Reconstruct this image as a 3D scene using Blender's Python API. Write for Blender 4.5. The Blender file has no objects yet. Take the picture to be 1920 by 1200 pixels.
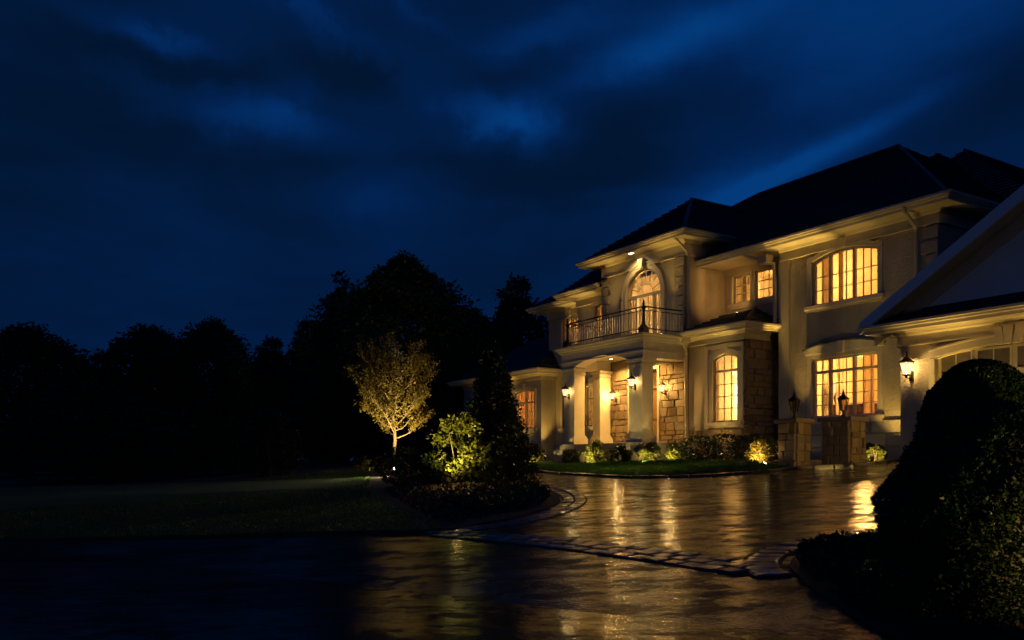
import bpy, math, random
import numpy as np
from mathutils import Vector, Matrix

random.seed(7)
RNG = np.random.default_rng(11)
SC = bpy.context.scene
COL = SC.collection
UC, US = 0.5277, 0.8495            # facade direction: local x (along the front), local y (into the house)
YAW = math.atan2(-US, UC)
EYE = 1.1

# ------------------------------------------------------------------ camera, sky, exposure
cam_d = bpy.data.cameras.new('camera')
cam = bpy.data.objects.new('camera', cam_d)
COL.objects.link(cam)
cam.location = (0, 0, EYE)
cam.rotation_euler = (math.radians(90), 0, 0)
cam_d.sensor_width = 36
cam_d.lens = 36 * 1578 / 1920
cam_d.shift_y = (865 - 600) / 1920
cam_d.clip_start = 0.05
cam_d.clip_end = 3000
SC.camera = cam
SC.view_settings.view_transform = 'Standard'
SC.view_settings.look = 'None'
SC.view_settings.exposure = 0
SC.view_settings.gamma = 1
SC.view_settings.use_curve_mapping = False
SC.cycles.use_denoising = True
SC.cycles.max_bounces = 8
SC.cycles.diffuse_bounces = 4
SC.cycles.glossy_bounces = 3
SC.cycles.transparent_max_bounces = 12
SC.cycles.sample_clamp_indirect = 4
SC.cycles.caustics_reflective = False
SC.cycles.caustics_refractive = False
SC.cycles.use_light_tree = True


class NT:
    """thin helper over a node tree"""
    def __init__(s, tree):
        s.t = tree
        s.n = tree.nodes
        s.n.clear()

    def node(s, kind, **kw):
        nd = s.n.new(kind)
        for k, v in kw.items():
            if k in ('i', 'o'):
                continue
            setattr(nd, k, v)
        for k, v in kw.get('i', {}).items():
            s.put(nd.inputs[k], v)
        return nd

    def put(s, inp, v):
        if isinstance(v, bpy.types.NodeSocket):
            s.t.links.new(v, inp)
        else:
            inp.default_value = v

    def m(s, op, a, b=None, c=None, clamp=False):
        nd = s.n.new('ShaderNodeMath')
        nd.operation = op
        nd.use_clamp = clamp
        for k, v in enumerate((a, b, c)):
            if v is not None:
                s.put(nd.inputs[k], v)
        return nd.outputs[0]

    def ramp(s, fac, stops):
        nd = s.n.new('ShaderNodeValToRGB')
        cr = nd.color_ramp
        while len(cr.elements) < len(stops):
            cr.elements.new(0.5)
        for e, (p, c) in zip(cr.elements, stops):
            e.position = p
            e.color = (*c, 1) if len(c) == 3 else c
        s.put(nd.inputs[0], fac)
        return nd.outputs[0]

    def noise(s, vec, scale, detail=4, rough=0.55, dist=0.0):
        nd = s.node('ShaderNodeTexNoise', i={'Scale': scale, 'Detail': detail, 'Roughness': rough, 'Distortion': dist})
        if vec is not None:
            s.put(nd.inputs['Vector'], vec)
        return nd.outputs[0]

    def mix(s, fac, a, b):
        nd = s.n.new('ShaderNodeMix')
        nd.data_type = 'RGBA'
        s.put(nd.inputs[0], fac)
        s.put(nd.inputs[6], a)
        s.put(nd.inputs[7], b)
        return nd.outputs[2]


def c4(c):
    return (c[0], c[1], c[2], 1.0)


# night sky: deep blue with broken cloud, brighter gaps between the clouds
W = bpy.data.worlds.new('World')
SC.world = W
W.use_nodes = True
w = NT(W.node_tree)
tc = w.node('ShaderNodeTexCoord')
sep = w.node('ShaderNodeSeparateXYZ', i={0: tc.outputs['Generated']})
X, Y, Z = sep.outputs
az = w.m('ARCTAN2', X, Y)
el = w.m('ARCSINE', Z)
n_big = w.noise(tc.outputs['Generated'], 2.2, 5, 0.55)
wob = w.m('MULTIPLY', w.m('SUBTRACT', w.noise(tc.outputs['Generated'], 9.0, 5, 0.65), 0.5), 0.13)
mp = w.node('ShaderNodeMapping', i={0: tc.outputs['Generated'], 'Scale': (1.6, 1.6, 6.0), 'Rotation': (0, math.radians(12), 0)})
n_str = w.noise(mp.outputs[0], 1.9, 5, 0.55, 0.4)
bands = w.m('MULTIPLY_ADD', w.m('SUBTRACT', n_str, 0.5), 0.9, w.m('MULTIPLY', w.m('SUBTRACT', n_big, 0.5), 0.55))
azw = w.m('ADD', az, wob)
elw = w.m('ADD', el, w.m('MULTIPLY', wob, 0.55))
lobes = None
# azimuth, elevation, long half-width, short half-width, tilt (degrees), amount: openings (+) and heavy clouds (-)
for a0, e0, wa, we, tilt, amt in [
        (-.30, .372, .085, .026, -4, .34), (-.25, .395, .05, .030, 12, .16), (.010, .378, .055, .022, -4, .46), (-.16, .300, .06, .045, 10, .17),
        (.17, .452, .15, .024, 15, .46), (.04, .470, .09, .020, 12, .26), (.33, .322, .15, .012, 20, .42), (.24, .300, .08, .030, 10, .24),
        (-.395, .437, .06, .014, -7, .34), (-.26, .49, .10, .016, -16, .22), (-.13, .505, .07, .014, -30, .22), (-.44, .395, .06, .018, -4, .14), (-.10, .42, .13, .020, -22, .16),
        (.40, .46, .20, .08, 10, .18), (-.33, .405, .12, .020, -4, -.22), (-.18, .425, .09, .022, -3, -.22), (.12, .375, .10, .06, 8, -.20), (.53, .36, .14, .06, 22, -.36),
        (-.20, .335, .22, .025, 0, -.15), (.24, .395, .09, .05, 10, -.10), (.05, .32, .14, .025, 5, -.14), (.02, .43, .10, .02, 4, -.18)]:
    ct, st = math.cos(math.radians(tilt)), math.sin(math.radians(tilt))
    da, de = w.m('SUBTRACT', azw, a0), w.m('SUBTRACT', elw, e0)
    p = w.m('DIVIDE', w.m('ADD', w.m('MULTIPLY', da, ct), w.m('MULTIPLY', de, st)), wa)
    q = w.m('DIVIDE', w.m('SUBTRACT', w.m('MULTIPLY', de, ct), w.m('MULTIPLY', da, st)), we)
    g = w.m('MULTIPLY', w.m('EXPONENT', w.m('MULTIPLY', w.m('ADD', w.m('MULTIPLY', p, p), w.m('MULTIPLY', q, q)), -1.0)), amt)
    lobes = g if lobes is None else w.m('ADD', lobes, g)
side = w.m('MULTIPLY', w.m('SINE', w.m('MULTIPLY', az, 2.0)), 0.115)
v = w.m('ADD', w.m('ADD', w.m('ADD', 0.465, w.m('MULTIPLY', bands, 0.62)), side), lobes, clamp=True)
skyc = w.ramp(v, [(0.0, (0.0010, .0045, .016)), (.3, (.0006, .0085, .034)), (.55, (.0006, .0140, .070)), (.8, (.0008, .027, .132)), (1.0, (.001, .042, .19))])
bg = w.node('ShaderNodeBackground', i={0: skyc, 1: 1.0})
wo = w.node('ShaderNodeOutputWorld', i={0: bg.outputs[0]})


# ------------------------------------------------------------------ materials
MATS = {}


def new_mat(name):
    m = bpy.data.materials.new(name)
    m.use_nodes = True
    MATS[name] = m
    return m, NT(m.node_tree)


def principled(t, **kw):
    b = t.node('ShaderNodeBsdfPrincipled')
    for k, v in kw.items():
        t.put(b.inputs[k.replace('_', ' ')], c4(v) if isinstance(v, tuple) and len(v) == 3 else v)
    return b


def out(t, sh):
    o = t.node('ShaderNodeOutputMaterial')
    t.put(o.inputs[0], sh)


def bump(t, h, strength, dist):
    return t.node('ShaderNodeBump', i={'Height': h, 'Strength': strength, 'Distance': dist}).outputs[0]


def simple(name, col, rough=.5, var=.12, scale=6, bmp=.0, bscale=40, metal=0, spec=.5, bdist=.01, streak=0.0):
    m, t = new_mat(name)
    o = t.node('ShaderNodeTexCoord').outputs['Object']
    n = t.noise(o, scale, 5, .6)
    lo = tuple(c * (1 - var) for c in col)
    hi = tuple(min(1, c * (1 + var)) for c in col)
    cc = t.ramp(n, [(.3, lo), (.7, hi)])
    if streak:
        sm = t.node('ShaderNodeMapping', i={0: o, 'Scale': (1, 1, .22)}).outputs[0]
        sn = t.ramp(t.noise(sm, 1.7, 6, .62, 0), [(.34, (1 - streak, 1 - streak, 1 - streak)), (.58, (1, 1, 1))])
        mm = t.n.new('ShaderNodeMix')
        mm.data_type = 'RGBA'
        mm.blend_type = 'MULTIPLY'
        mm.inputs[0].default_value = 1
        t.put(mm.inputs[6], cc)
        t.put(mm.inputs[7], sn)
        cc = mm.outputs[2]
    kw = dict(Base_Color=cc, Roughness=t.m('MULTIPLY_ADD', n, .15, rough - .075), Metallic=metal)
    b = principled(t, **kw)
    b.inputs['Specular IOR Level'].default_value = spec
    if bmp:
        t.put(b.inputs['Normal'], bump(t, t.noise(o, bscale, 4, .65), bmp, bdist))
    out(t, b.outputs[0])
    return m


STUCCO = simple('stucco', (.50, .42, .29), .85, .12, 1.7, .9, 14, spec=.2, bdist=.026, streak=.20)
SMOOTH = simple('smooth_stucco', (.50, .43, .31), .85, .12, 1.2, .45, 34, spec=.2, bdist=.012, streak=.18)
TRIM = simple('painted_trim', (.62, .54, .39), .45, .09, 2.5, .10, 25, spec=.4, bdist=.004, streak=.10)
TRIMD = simple('taupe_trim', (.42, .37, .29), .5, .06, 2.5, .08, 25, spec=.4, bdist=.004)
MORTAR = simple('mortar', (.22, .18, .13), .95, .15, 9, .6, 60)
LEAD = simple('lead_flashing', (.07, .07, .075), .4, .2, 5, .1, 20)
IRON = simple('black_iron', (.018, .016, .014), .42, .2, 20, .2, 70, bdist=.003)
BRONZE = simple('dark_bronze', (.055, .038, .02), .38, .25, 16, .15, 60, metal=.7, bdist=.003)
SLABM = simple('porch_slab', (.30, .26, .20), .55, .14, 5, .3, 50)
ROOMW = simple('room_wall', (.74, .62, .42), .9, .03, 1.0)
ROOMB = simple('room_wall_brown', (.56, .42, .24), .9, .05, 1.0)
ROOMR = simple('room_wall_russet', (.58, .38, .19), .9, .05, 1.0)
def cloth(name, col, trans):
    m, t = new_mat(name)
    o = t.node('ShaderNodeTexCoord').outputs['Object']
    cc = t.ramp(t.noise(o, 4, 4, .6), [(.3, tuple(c * .88 for c in col)), (.7, col)])
    d = t.node('ShaderNodeBsdfDiffuse', i={0: cc})
    tr = t.node('ShaderNodeBsdfTranslucent', i={0: cc})
    out(t, t.node('ShaderNodeMixShader', i={0: trans, 1: d.outputs[0], 2: tr.outputs[0]}).outputs[0])
    return m


CURT = cloth('curtain_cloth', (.88, .76, .52), .6)
SHEER = cloth('sheer_cloth', (.86, .74, .52), .72)
CURTB = cloth('curtain_cloth_brown', (.62, .43, .22), .55)
WOODM = simple('dark_wood', (.07, .035, .016), .45, .25, 5)
FLOORW = simple('floor_wood', (.22, .12, .05), .5, .2, 4)
BARK = simple('bark', (.13, .095, .06), .9, .3, 14, 1.0, 30, bdist=.02)
BARKL = simple('pale_bark', (.20, .15, .09), .8, .25, 18, .7, 40, bdist=.01)
PATH = simple('path_stone', (.32, .26, .19), .5, .2, 4, .4, 30)
GABLE = simple('gable_stucco', (.78, .77, .72), .85, .06, 1.5, .3, 40, spec=.2)
WHITE = simple('white_paint', (.80, .80, .78), .45, .04, 3, .08, 30)
RAILM = simple('lit_tone_railing', (.74, .66, .50), .45, .10, 20, .1, 60, bdist=.003)  # pale tone paints in the light on the iron balusters
FROST = simple('dim_pane', (.16, .13, .08), .22, .25, 2.5)
GARD = simple('garage_paint', (.52, .46, .36), .45, .05, 3, .05, 30)


def stone_mat(name, stops, rough, wet=False):
    m, t = new_mat(name)
    o = t.node('ShaderNodeTexCoord').outputs['Object']
    oi = t.node('ShaderNodeObjectInfo')
    loc = oi.outputs['Location']
    vv = t.node('ShaderNodeVectorMath', operation='ADD', i={0: o, 1: loc}).outputs[0]
    n = t.noise(vv, 7, 6, .65)
    base = t.ramp(oi.outputs['Random'], stops)
    cc = t.mix(t.m('MULTIPLY', n, .75), base, tuple(c * .35 for c in stops[0][1]) + (1,))
    b = principled(t, Base_Color=cc, Roughness=t.m('MULTIPLY_ADD', n, .25, rough - .12))
    h = t.m('ADD', n, t.m('MULTIPLY', t.noise(vv, 45, 4, .7), .35))
    t.put(b.inputs['Normal'], bump(t, h, .8 if not wet else .5, .025 if not wet else .006))
    if wet:
        b.inputs['Coat Weight'].default_value = .8
        b.inputs['Coat Roughness'].default_value = .12
    out(t, b.outputs[0])
    return m


STONE = stone_mat('fieldstone', [(0, (.20, .12, .055)), (.35, (.34, .23, .12)), (.7, (.42, .31, .18)), (1, (.26, .20, .14))], .75)
COBBLE = stone_mat('wet_cobble', [(0, (.10, .06, .036)), (.5, (.15, .092, .055)), (1, (.085, .055, .038))], .36, True)
QUOIN = stone_mat('cast_stone', [(0, (.46, .40, .30)), (.5, (.54, .47, .37)), (1, (.50, .43, .33))], .75)

# shingles
m, t = new_mat('shingle')
o = t.node('ShaderNodeTexCoord').outputs['Object']
n = t.noise(o, 5, 5, .7)
br = t.node('ShaderNodeTexVoronoi', i={'Vector': o, 'Scale': 5.5})
cc = t.mix(t.m('MULTIPLY', br.outputs['Distance'], .6), (.045, .043, .043, 1), (.095, .088, .085, 1))
b = principled(t, Base_Color=t.mix(n, cc, (.05, .048, .05, 1)), Roughness=.5)
t.put(b.inputs['Normal'], bump(t, t.noise(o, 60, 3, .7), .5, .01))
out(t, b.outputs[0])
SHINGLE = m

# wet asphalt: coarse aggregate under a film of water, mirror-like where it has pooled
m, t = new_mat('wet_asphalt')
o = t.node('ShaderNodeTexCoord').outputs['Object']
mpn = t.node('ShaderNodeMapping', i={0: o, 'Rotation': (0, 0, math.radians(25)), 'Scale': (.45, 1.0, 1)})
pud = t.noise(mpn.outputs[0], .9, 6, .62, .8)
pm = t.ramp(pud, [(.46, (0, 0, 0)), (.66, (1, 1, 1))])
vor = t.node('ShaderNodeTexVoronoi', feature='SMOOTH_F1', i={'Vector': o, 'Scale': 40.0, 'Smoothness': .3})
fine = t.noise(o, 95, 3, .7)
mid = t.noise(o, 8, 4, .6)
h = t.m('ADD', t.m('ADD', vor.outputs['Distance'], t.m('MULTIPLY', fine, .5)), t.m('MULTIPLY', mid, .9))
patch = t.noise(t.node('ShaderNodeMapping', i={0: o, 'Rotation': (0, 0, math.radians(-32)), 'Scale': (.8, 1.1, 1)}).outputs[0], 2.9, 9, .76, .15)
film = t.ramp(patch, [(.41, (.06, .06, .06)), (.49, (.62, .62, .62)), (.57, (1, 1, 1))])
cc = t.ramp(t.noise(o, 1.3, 5, .65), [(.3, (.013, .009, .006)), (.7, (.026, .018, .011))])
cc = t.mix(t.m('MULTIPLY', t.noise(o, 60, 2, .8), .6), cc, (.050, .036, .022, 1))
b = principled(t, Base_Color=cc, Roughness=.5)
b.inputs['Specular IOR Level'].default_value = .04
wave = t.noise(t.node('ShaderNodeMapping', i={0: o, 'Rotation': (0, 0, math.radians(-8)), 'Scale': (.7, 1.3, 1)}).outputs[0], 2.2, 3, .5, .3)
b0 = t.node('ShaderNodeBump', i={'Height': wave, 'Distance': .009, 'Strength': .5})
grain = t.node('ShaderNodeBump', i={'Height': h, 'Distance': .0029})
t.put(grain.inputs['Normal'], b0.outputs[0])
t.put(grain.inputs['Strength'], t.m('MULTIPLY_ADD', pm, -.40, .55))
bn = t.node('ShaderNodeBump', i={'Height': h, 'Distance': .011, 'Strength': .8})
t.put(bn.inputs['Normal'], b0.outputs[0])
t.put(b.inputs['Normal'], bn.outputs[0])
t.put(b.inputs['Coat Normal'], grain.outputs[0])
t.put(b.inputs['Coat Weight'], film)
t.put(b.inputs['Coat Roughness'], t.m('MULTIPLY_ADD', pm, -.04, .09))
b.inputs['Coat IOR'].default_value = 1.75
out(t, b.outputs[0])
ASPHALT = m

# soil / bark mulch
m, t = new_mat('bark_mulch')
o = t.node('ShaderNodeTexCoord').outputs['Object']
n = t.noise(o, 26, 6, .75)
cc = t.ramp(n, [(.3, (.012, .008, .005)), (.55, (.045, .028, .016)), (.8, (.10, .065, .036))])
b = principled(t, Base_Color=cc, Roughness=.8)
t.put(b.inputs['Normal'], bump(t, n, 1.0, .04))
out(t, b.outputs[0])
MULCH = m

m, t = new_mat('lawn_soil')
o = t.node('ShaderNodeTexCoord').outputs['Object']
n = t.noise(o, .7, 5, .6)
cc = t.ramp(n, [(.3, (.028, .075, .008)), (.7, (.042, .10, .012))])
b = principled(t, Base_Color=cc, Roughness=.9)
t.put(b.inputs['Normal'], bump(t, t.noise(o, 60, 4, .7), .8, .03))
out(t, b.outputs[0])
LAWN = m


def leaf_mat(name, stops, trans=.3, rough=.45, spec=.4):
    m, t = new_mat(name)
    g = t.node('ShaderNodeNewGeometry')
    o = t.node('ShaderNodeTexCoord').outputs['Object']
    r = t.m('ADD', t.m('MULTIPLY', g.outputs['Random Per Island'], .65), t.m('MULTIPLY', t.noise(o, 2.2, 4, .6), .5))
    cc = t.ramp(r, stops)
    b = principled(t, Base_Color=cc, Roughness=rough)
    b.inputs['Specular IOR Level'].default_value = spec
    tr = t.node('ShaderNodeBsdfTranslucent', i={0: cc})
    mx = t.node('ShaderNodeMixShader', i={0: trans, 1: b.outputs[0], 2: tr.outputs[0]})
    out(t, mx.outputs[0])
    return m


L_DARK = leaf_mat('leaf_dark', [(.1, (.018, .030, .010)), (.6, (.036, .055, .018)), (1, (.055, .075, .026))])
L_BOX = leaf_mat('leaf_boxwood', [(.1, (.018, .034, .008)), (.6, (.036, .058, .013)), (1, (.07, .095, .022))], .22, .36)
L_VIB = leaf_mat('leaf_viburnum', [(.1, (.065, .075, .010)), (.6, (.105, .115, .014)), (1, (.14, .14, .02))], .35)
L_GOLD = leaf_mat('leaf_autumn', [(.1, (.16, .125, .022)), (.5, (.25, .20, .04)), (1, (.30, .21, .04))], .4)
L_CON = leaf_mat('leaf_conifer', [(.1, (.022, .040, .010)), (.6, (.042, .066, .014)), (1, (.07, .095, .02))], .15, .6)
GRASSM = leaf_mat('grass_blade', [(.1, (.032, .10, .008)), (.6, (.046, .14, .010)), (1, (.07, .17, .016))], .3)


def emit_mat(name, col, strength):
    m, t = new_mat(name)
    e = t.node('ShaderNodeEmission', i={0: c4(col), 1: strength})
    out(t, e.outputs[0])
    return m


BULB = emit_mat('lamp_bulb', (1, .74, .42), 14)
SPOTG = emit_mat('spot_lens', (1, .80, .48), 12)
DOWNG = emit_mat('downlight_lens', (1, .80, .5), 9)

m, t = new_mat('lantern_glass')
e = t.node('ShaderNodeEmission', i={0: (1, .76, .44, 1), 1: 1.5})
tr = t.node('ShaderNodeBsdfTransparent')
mx = t.node('ShaderNodeMixShader', i={0: .5, 1: tr.outputs[0], 2: e.outputs[0]})
out(t, mx.outputs[0])
LGLASS = m


def glass_mat(name, tint, refl):
    m, t = new_mat(name)
    tr = t.node('ShaderNodeBsdfTransparent', i={0: c4(tint)})
    gl = t.node('ShaderNodeBsdfGlossy', i={0: (1, 1, 1, 1), 'Roughness': .02})
    o = t.node('ShaderNodeTexCoord').outputs['Object']
    t.put(gl.inputs['Normal'], bump(t, t.noise(o, 3, 2, .5), .05, .02))
    fr = t.node('ShaderNodeFresnel', i={0: 1.45})
    mx = t.node('ShaderNodeMixShader', i={0: t.m('MULTIPLY', fr.outputs[0], refl), 1: tr.outputs[0], 2: gl.outputs[0]})
    out(t, mx.outputs[0])
    return m


GLASS = glass_mat('window_glass', (.93, .93, .90), .8)
GLASSD = glass_mat('lantern_clear_glass', (.75, .7, .6), 1.0)

m, t = new_mat('door_wood')
o = t.node('ShaderNodeTexCoord').outputs['Object']
mp_ = t.node('ShaderNodeMapping', i={0: o, 'Scale': (14, 14, 1.2)})
n = t.noise(mp_.outputs[0], 2.5, 5, .6, 1.2)
cc = t.ramp(n, [(.3, (.16, .075, .025)), (.7, (.30, .15, .05))])
b = principled(t, Base_Color=cc, Roughness=.4)
out(t, b.outputs[0])
DOORW = m


# ------------------------------------------------------------------ object helpers
def finish(o, label=None, cat=None, group=None, kind=None, parent=None):
    COL.objects.link(o)
    if parent is not None:
        o.parent = parent
    if label:
        o['label'] = label
    if cat:
        o['category'] = cat
    if group:
        o['group'] = group
    if kind:
        o['kind'] = kind
    return o


def thing(name, loc, label, cat, group=None, rotz=0.0):
    o = bpy.data.objects.new(name, None)
    o.empty_display_size = .1
    o.location = loc
    o.rotation_euler = (0, 0, rotz)
    return finish(o, label, cat, group)


class MB:
    def __init__(s, off=(0, 0, 0)):
        s.v, s.f, s.o = [], [], off

    def add(s, vs, fs):
        k = len(s.v)
        ox, oy, oz = s.o
        s.v += [(a - ox, b - oy, c - oz) for a, b, c in vs]
        s.f += [tuple(k + i for i in f) for f in fs]
        return s

    def box(s, x0, x1, y0, y1, z0, z1):
        return s.add([(x0, y0, z0), (x1, y0, z0), (x1, y1, z0), (x0, y1, z0), (x0, y0, z1), (x1, y0, z1), (x1, y1, z1), (x0, y1, z1)],
                     [(0, 3, 2, 1), (4, 5, 6, 7), (0, 1, 5, 4), (1, 2, 6, 5), (2, 3, 7, 6), (3, 0, 4, 7)])

    def prism(s, poly, y0, y1):
        """poly: (x, z) counter-clockwise seen from the front (-y)"""
        n = len(poly)
        s.add([(x, y0, z) for x, z in poly] + [(x, y1, z) for x, z in poly],
              [tuple(range(n)), tuple(range(2 * n - 1, n - 1, -1))] + [(i, i + n, (i + 1) % n + n, (i + 1) % n) for i in range(n)])
        return s

    def strip(s, lo, hi, y0, y1):
        """solid band between two polylines of (x, z) of equal length"""
        for i in range(len(lo) - 1):
            s.prism([lo[i], lo[i + 1], hi[i + 1], hi[i]], y0, y1)
        return s

    def vprism(s, poly, z0, z1):
        n = len(poly)
        return s.add([(x, y, z0) for x, y in poly] + [(x, y, z1) for x, y in poly],
                     [tuple(range(n - 1, -1, -1)), tuple(range(n, 2 * n))] + [(i, (i + 1) % n, (i + 1) % n + n, i + n) for i in range(n)])

    def lathe(s, prof, c=(0, 0), n=12, a0=0.0):
        vs, fs = [], []
        for r, z in prof:
            for k in range(n):
                a = a0 + 2 * math.pi * k / n
                vs.append((c[0] + r * math.cos(a), c[1] + r * math.sin(a), z))
        for i in range(len(prof) - 1):
            for k in range(n):
                k2 = (k + 1) % n
                fs.append((i * n + k, i * n + k2, (i + 1) * n + k2, (i + 1) * n + k))
        fs.append(tuple(range(n - 1, -1, -1)))
        fs.append(tuple((len(prof) - 1) * n + k for k in range(n)))
        return s.add(vs, fs)

    def tube(s, pts, rad, n=6):
        pts = [Vector(p) for p in pts]
        if not isinstance(rad, (list, tuple)):
            rad = [rad] * len(pts)
        vs, fs = [], []
        for i, p in enumerate(pts):
            d = (pts[min(i + 1, len(pts) - 1)] - pts[max(i - 1, 0)])
            d = d.normalized() if d.length > 1e-9 else Vector((0, 0, 1))
            up = Vector((0, 0, 1)) if abs(d.z) < .95 else Vector((1, 0, 0))
            a = d.cross(up).normalized()
            bb = a.cross(d)
            for k in range(n):
                q = 2 * math.pi * k / n
                vs.append(tuple(p + (a * math.cos(q) + bb * math.sin(q)) * rad[i]))
        for i in range(len(pts) - 1):
            for k in range(n):
                k2 = (k + 1) % n
                fs.append((i * n + k, i * n + k2, (i + 1) * n + k2, (i + 1) * n + k))
        fs.append(tuple(range(n - 1, -1, -1)))
        fs.append(tuple((len(pts) - 1) * n + k for k in range(n)))
        return s.add(vs, fs)

    def sweep(s, path, prof):
        """run a closed profile of (out, z) along a path of (x, y); out is to the right of travel"""
        n, m = len(path), len(prof)
        P = [Vector(p) for p in path]
        nor = []
        for i in range(n - 1):
            d = (P[i + 1] - P[i]).normalized()
            nor.append(Vector((d.y, -d.x)))
        vs = []
        for i in range(n):
            a = nor[max(i - 1, 0)]
            b2 = nor[min(i, n - 2)]
            mm = (a + b2)
            mm = mm / max(mm.dot(a), .2)
            for o_, z in prof:
                q = P[i] + mm * o_
                vs.append((q.x, q.y, z))
        fs = []
        for i in range(n - 1):
            for k in range(m):
                k2 = (k + 1) % m
                fs.append((i * m + k, i * m + k2, (i + 1) * m + k2, (i + 1) * m + k))
        fs.append(tuple(range(m)))
        fs.append(tuple((n - 1) * m + k for k in range(m - 1, -1, -1)))
        return s.add(vs, fs)

    def mesh(s, name, mat, smooth=False):
        me = bpy.data.meshes.new(name)
        me.from_pydata(s.v, [], s.f)
        me.materials.append(mat)
        me.validate()
        if smooth:
            me.polygons.foreach_set('use_smooth', [True] * len(me.polygons))
        return me

    def build(s, name, mat, parent=None, smooth=False, **kw):
        return finish(bpy.data.objects.new(name, s.mesh(name, mat, smooth)), parent=parent, **kw)


def array_mesh(name, V, F, mat):
    me = bpy.data.meshes.new(name)
    n, k = F.shape
    me.vertices.add(len(V))
    me.vertices.foreach_set('co', V.astype(np.float32).ravel())
    me.loops.add(n * k)
    me.loops.foreach_set('vertex_index', F.astype(np.int32).ravel())
    me.polygons.add(n)
    me.polygons.foreach_set('loop_start', np.arange(0, n * k, k, dtype=np.int32))
    me.polygons.foreach_set('loop_total', np.full(n, k, dtype=np.int32))
    me.materials.append(mat)
    me.update(calc_edges=True)
    return me


def W3(s, t, z=0.0):
    """house coordinates (along the front, into the house, up) to the world"""
    return (s * UC + t * US, -s * US + t * UC, z)


def gz(x, y):
    t = US * x + UC * y
    return .066 * min(max(t, -10.0), 17.3)


def gst(s, t):
    return .066 * min(max(t, -10.0), 17.3)


def catmull(pts, n=6, closed=True):
    res, N = [], len(pts)
    rng_ = range(N if closed else N - 1)
    for i in rng_:
        g = (lambda k: pts[k % N]) if closed else (lambda k: pts[min(max(k, 0), N - 1)])
        p0, p1, p2, p3 = (Vector(g(i + k)) for k in (-1, 0, 1, 2))
        for j in range(n):
            u = j / n
            q = .5 * ((2 * p1) + (p2 - p0) * u + (2 * p0 - 5 * p1 + 4 * p2 - p3) * u * u + (3 * p1 - p0 - 3 * p2 + p3) * u ** 3)
            res.append((q.x, q.y))
    if not closed:
        res.append(tuple(pts[-1]))
    return res


def inside(poly, x, y):
    c = False
    n = len(poly)
    j = n - 1
    for i in range(n):
        xi, yi = poly[i]
        xj, yj = poly[j]
        if (yi > y) != (yj > y) and x < (xj - xi) * (y - yi) / (yj - yi) + xi:
            c = not c
        j = i
    return c


# ------------------------------------------------------------------ ground, driveway, lawns
# terrain: a slope that rises towards the house and levels off at t = 17.3 and t = -10
far = 900
vs, fs = [], []
ts = [-far, -10, 17.3, far]
ss = [-far, far]
for t_ in ts:
    for s_ in ss:
        vs.append(W3(s_, t_, gst(s_, t_)))
for i in range(3):
    fs.append((2 * i, 2 * i + 1, 2 * i + 3, 2 * i + 2))
g = MB().add(vs, fs).build('ground', MULCH, kind='structure')


def sheet(name, poly, h, mat, skirt=True):
    """a sheet lying h above the terrain with a small edge down to it"""
    n = len(poly)
    top = [(x, y, gz(x, y) + h) for x, y in poly]
    bot = [(x, y, gz(x, y) - .02) for x, y in poly]
    area = sum(poly[i][0] * poly[(i + 1) % n][1] - poly[(i + 1) % n][0] * poly[i][1] for i in range(n))
    f = [tuple(range(n)) if area > 0 else tuple(range(n - 1, -1, -1))]
    if skirt:
        f += [(i, i + n, (i + 1) % n + n, (i + 1) % n) for i in range(n)]
    return MB().add(top + bot, f).build(name, mat, kind='structure')


drive_poly = [(-45, -9), (17, -9), W3(-1.0, 17.05)[:2], W3(-11.25, 17.05)[:2], (8.35, 18.2), (7.5, 17.62), (6.4, 17.35), (5.6, 17.5), (4.4, 20), (1.6, 25), (.3, 29),
              (-2.2, 33), (-5.5, 33), (-3.5, 26), (-3.2, 16), (-9, 13), (-45, 25.5)]
driveway = sheet('driveway', drive_poly, .006, ASPHALT, skirt=False)

left_lawn = catmull([(-.85, 9.72), (-2, 9.95), (-3.65, 10.35), (-6.94, 11.45), (-15, 14.3), (-42, 24), (-44, 38), (-20.65, 34.5), (-13.2, 27.4), (-9.25, 26.4), (-7.6, 29.5),
                     (-6.5, 32), (-5.2, 30), (-3.7, 22), (-3.0, 17.6), (-1.62, 12.5)], 5)
lawn_a = sheet('lawn', left_lawn, .045, LAWN)
crescent = catmull([(.55, 23.6), (1.05, 21.4), (1.73, 19.5), (2.63, 17.45), (3.8, 16.75), (5.0, 17.0), (5.72, 17.5), (5.85, 18.6), (5.6, 20.2), (4.9, 22.6), (3.7, 24.6), (2.3, 26.2), (.9, 27.4), (.35, 26)], 6)
lawn_b = sheet('lawn', crescent, .05, LAWN)
island = catmull([(.30, 17.6), (.50, 16.0), (.72, 14.4), (.74, 13.0), (.52, 11.9), (.12, 10.85), (-.40, 10.08), (-.86, 9.80), (-1.62, 12.4), (-3.0, 17.4), (-3.8, 22), (-4.6, 28), (-3.2, 30), (-1.0, 25), (-.2, 20.5)], 6)
bed_a = sheet('planting_bed', island, .03, MULCH)
bed_r = catmull([(1.95, 5.75), (2.03, 6.15), (2.26, 6.62), (2.65, 7.05), (3.1, 7.35), (3.7, 7.55), (5.2, 7.6), (7.5, 7.3), (7.5, 2.0), (4.5, 1.6), (2.3, 2.6), (1.84, 3.9), (1.86, 5.0)], 6)
bed_b = sheet('planting_bed', bed_r, .022, MULCH)


# curb stones edging the crescent lawn
def along(path, step):
    P = [Vector(p) for p in path]
    acc, res, want = 0.0, [], step / 2
    for a, b2 in zip(P[:-1], P[1:]):
        L = (b2 - a).length
        while L > 1e-9 and want <= acc + L:
            u = (want - acc) / L
            res.append((a.lerp(b2, u), (b2 - a).normalized()))
            want += step
        acc += L
    return res


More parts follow.
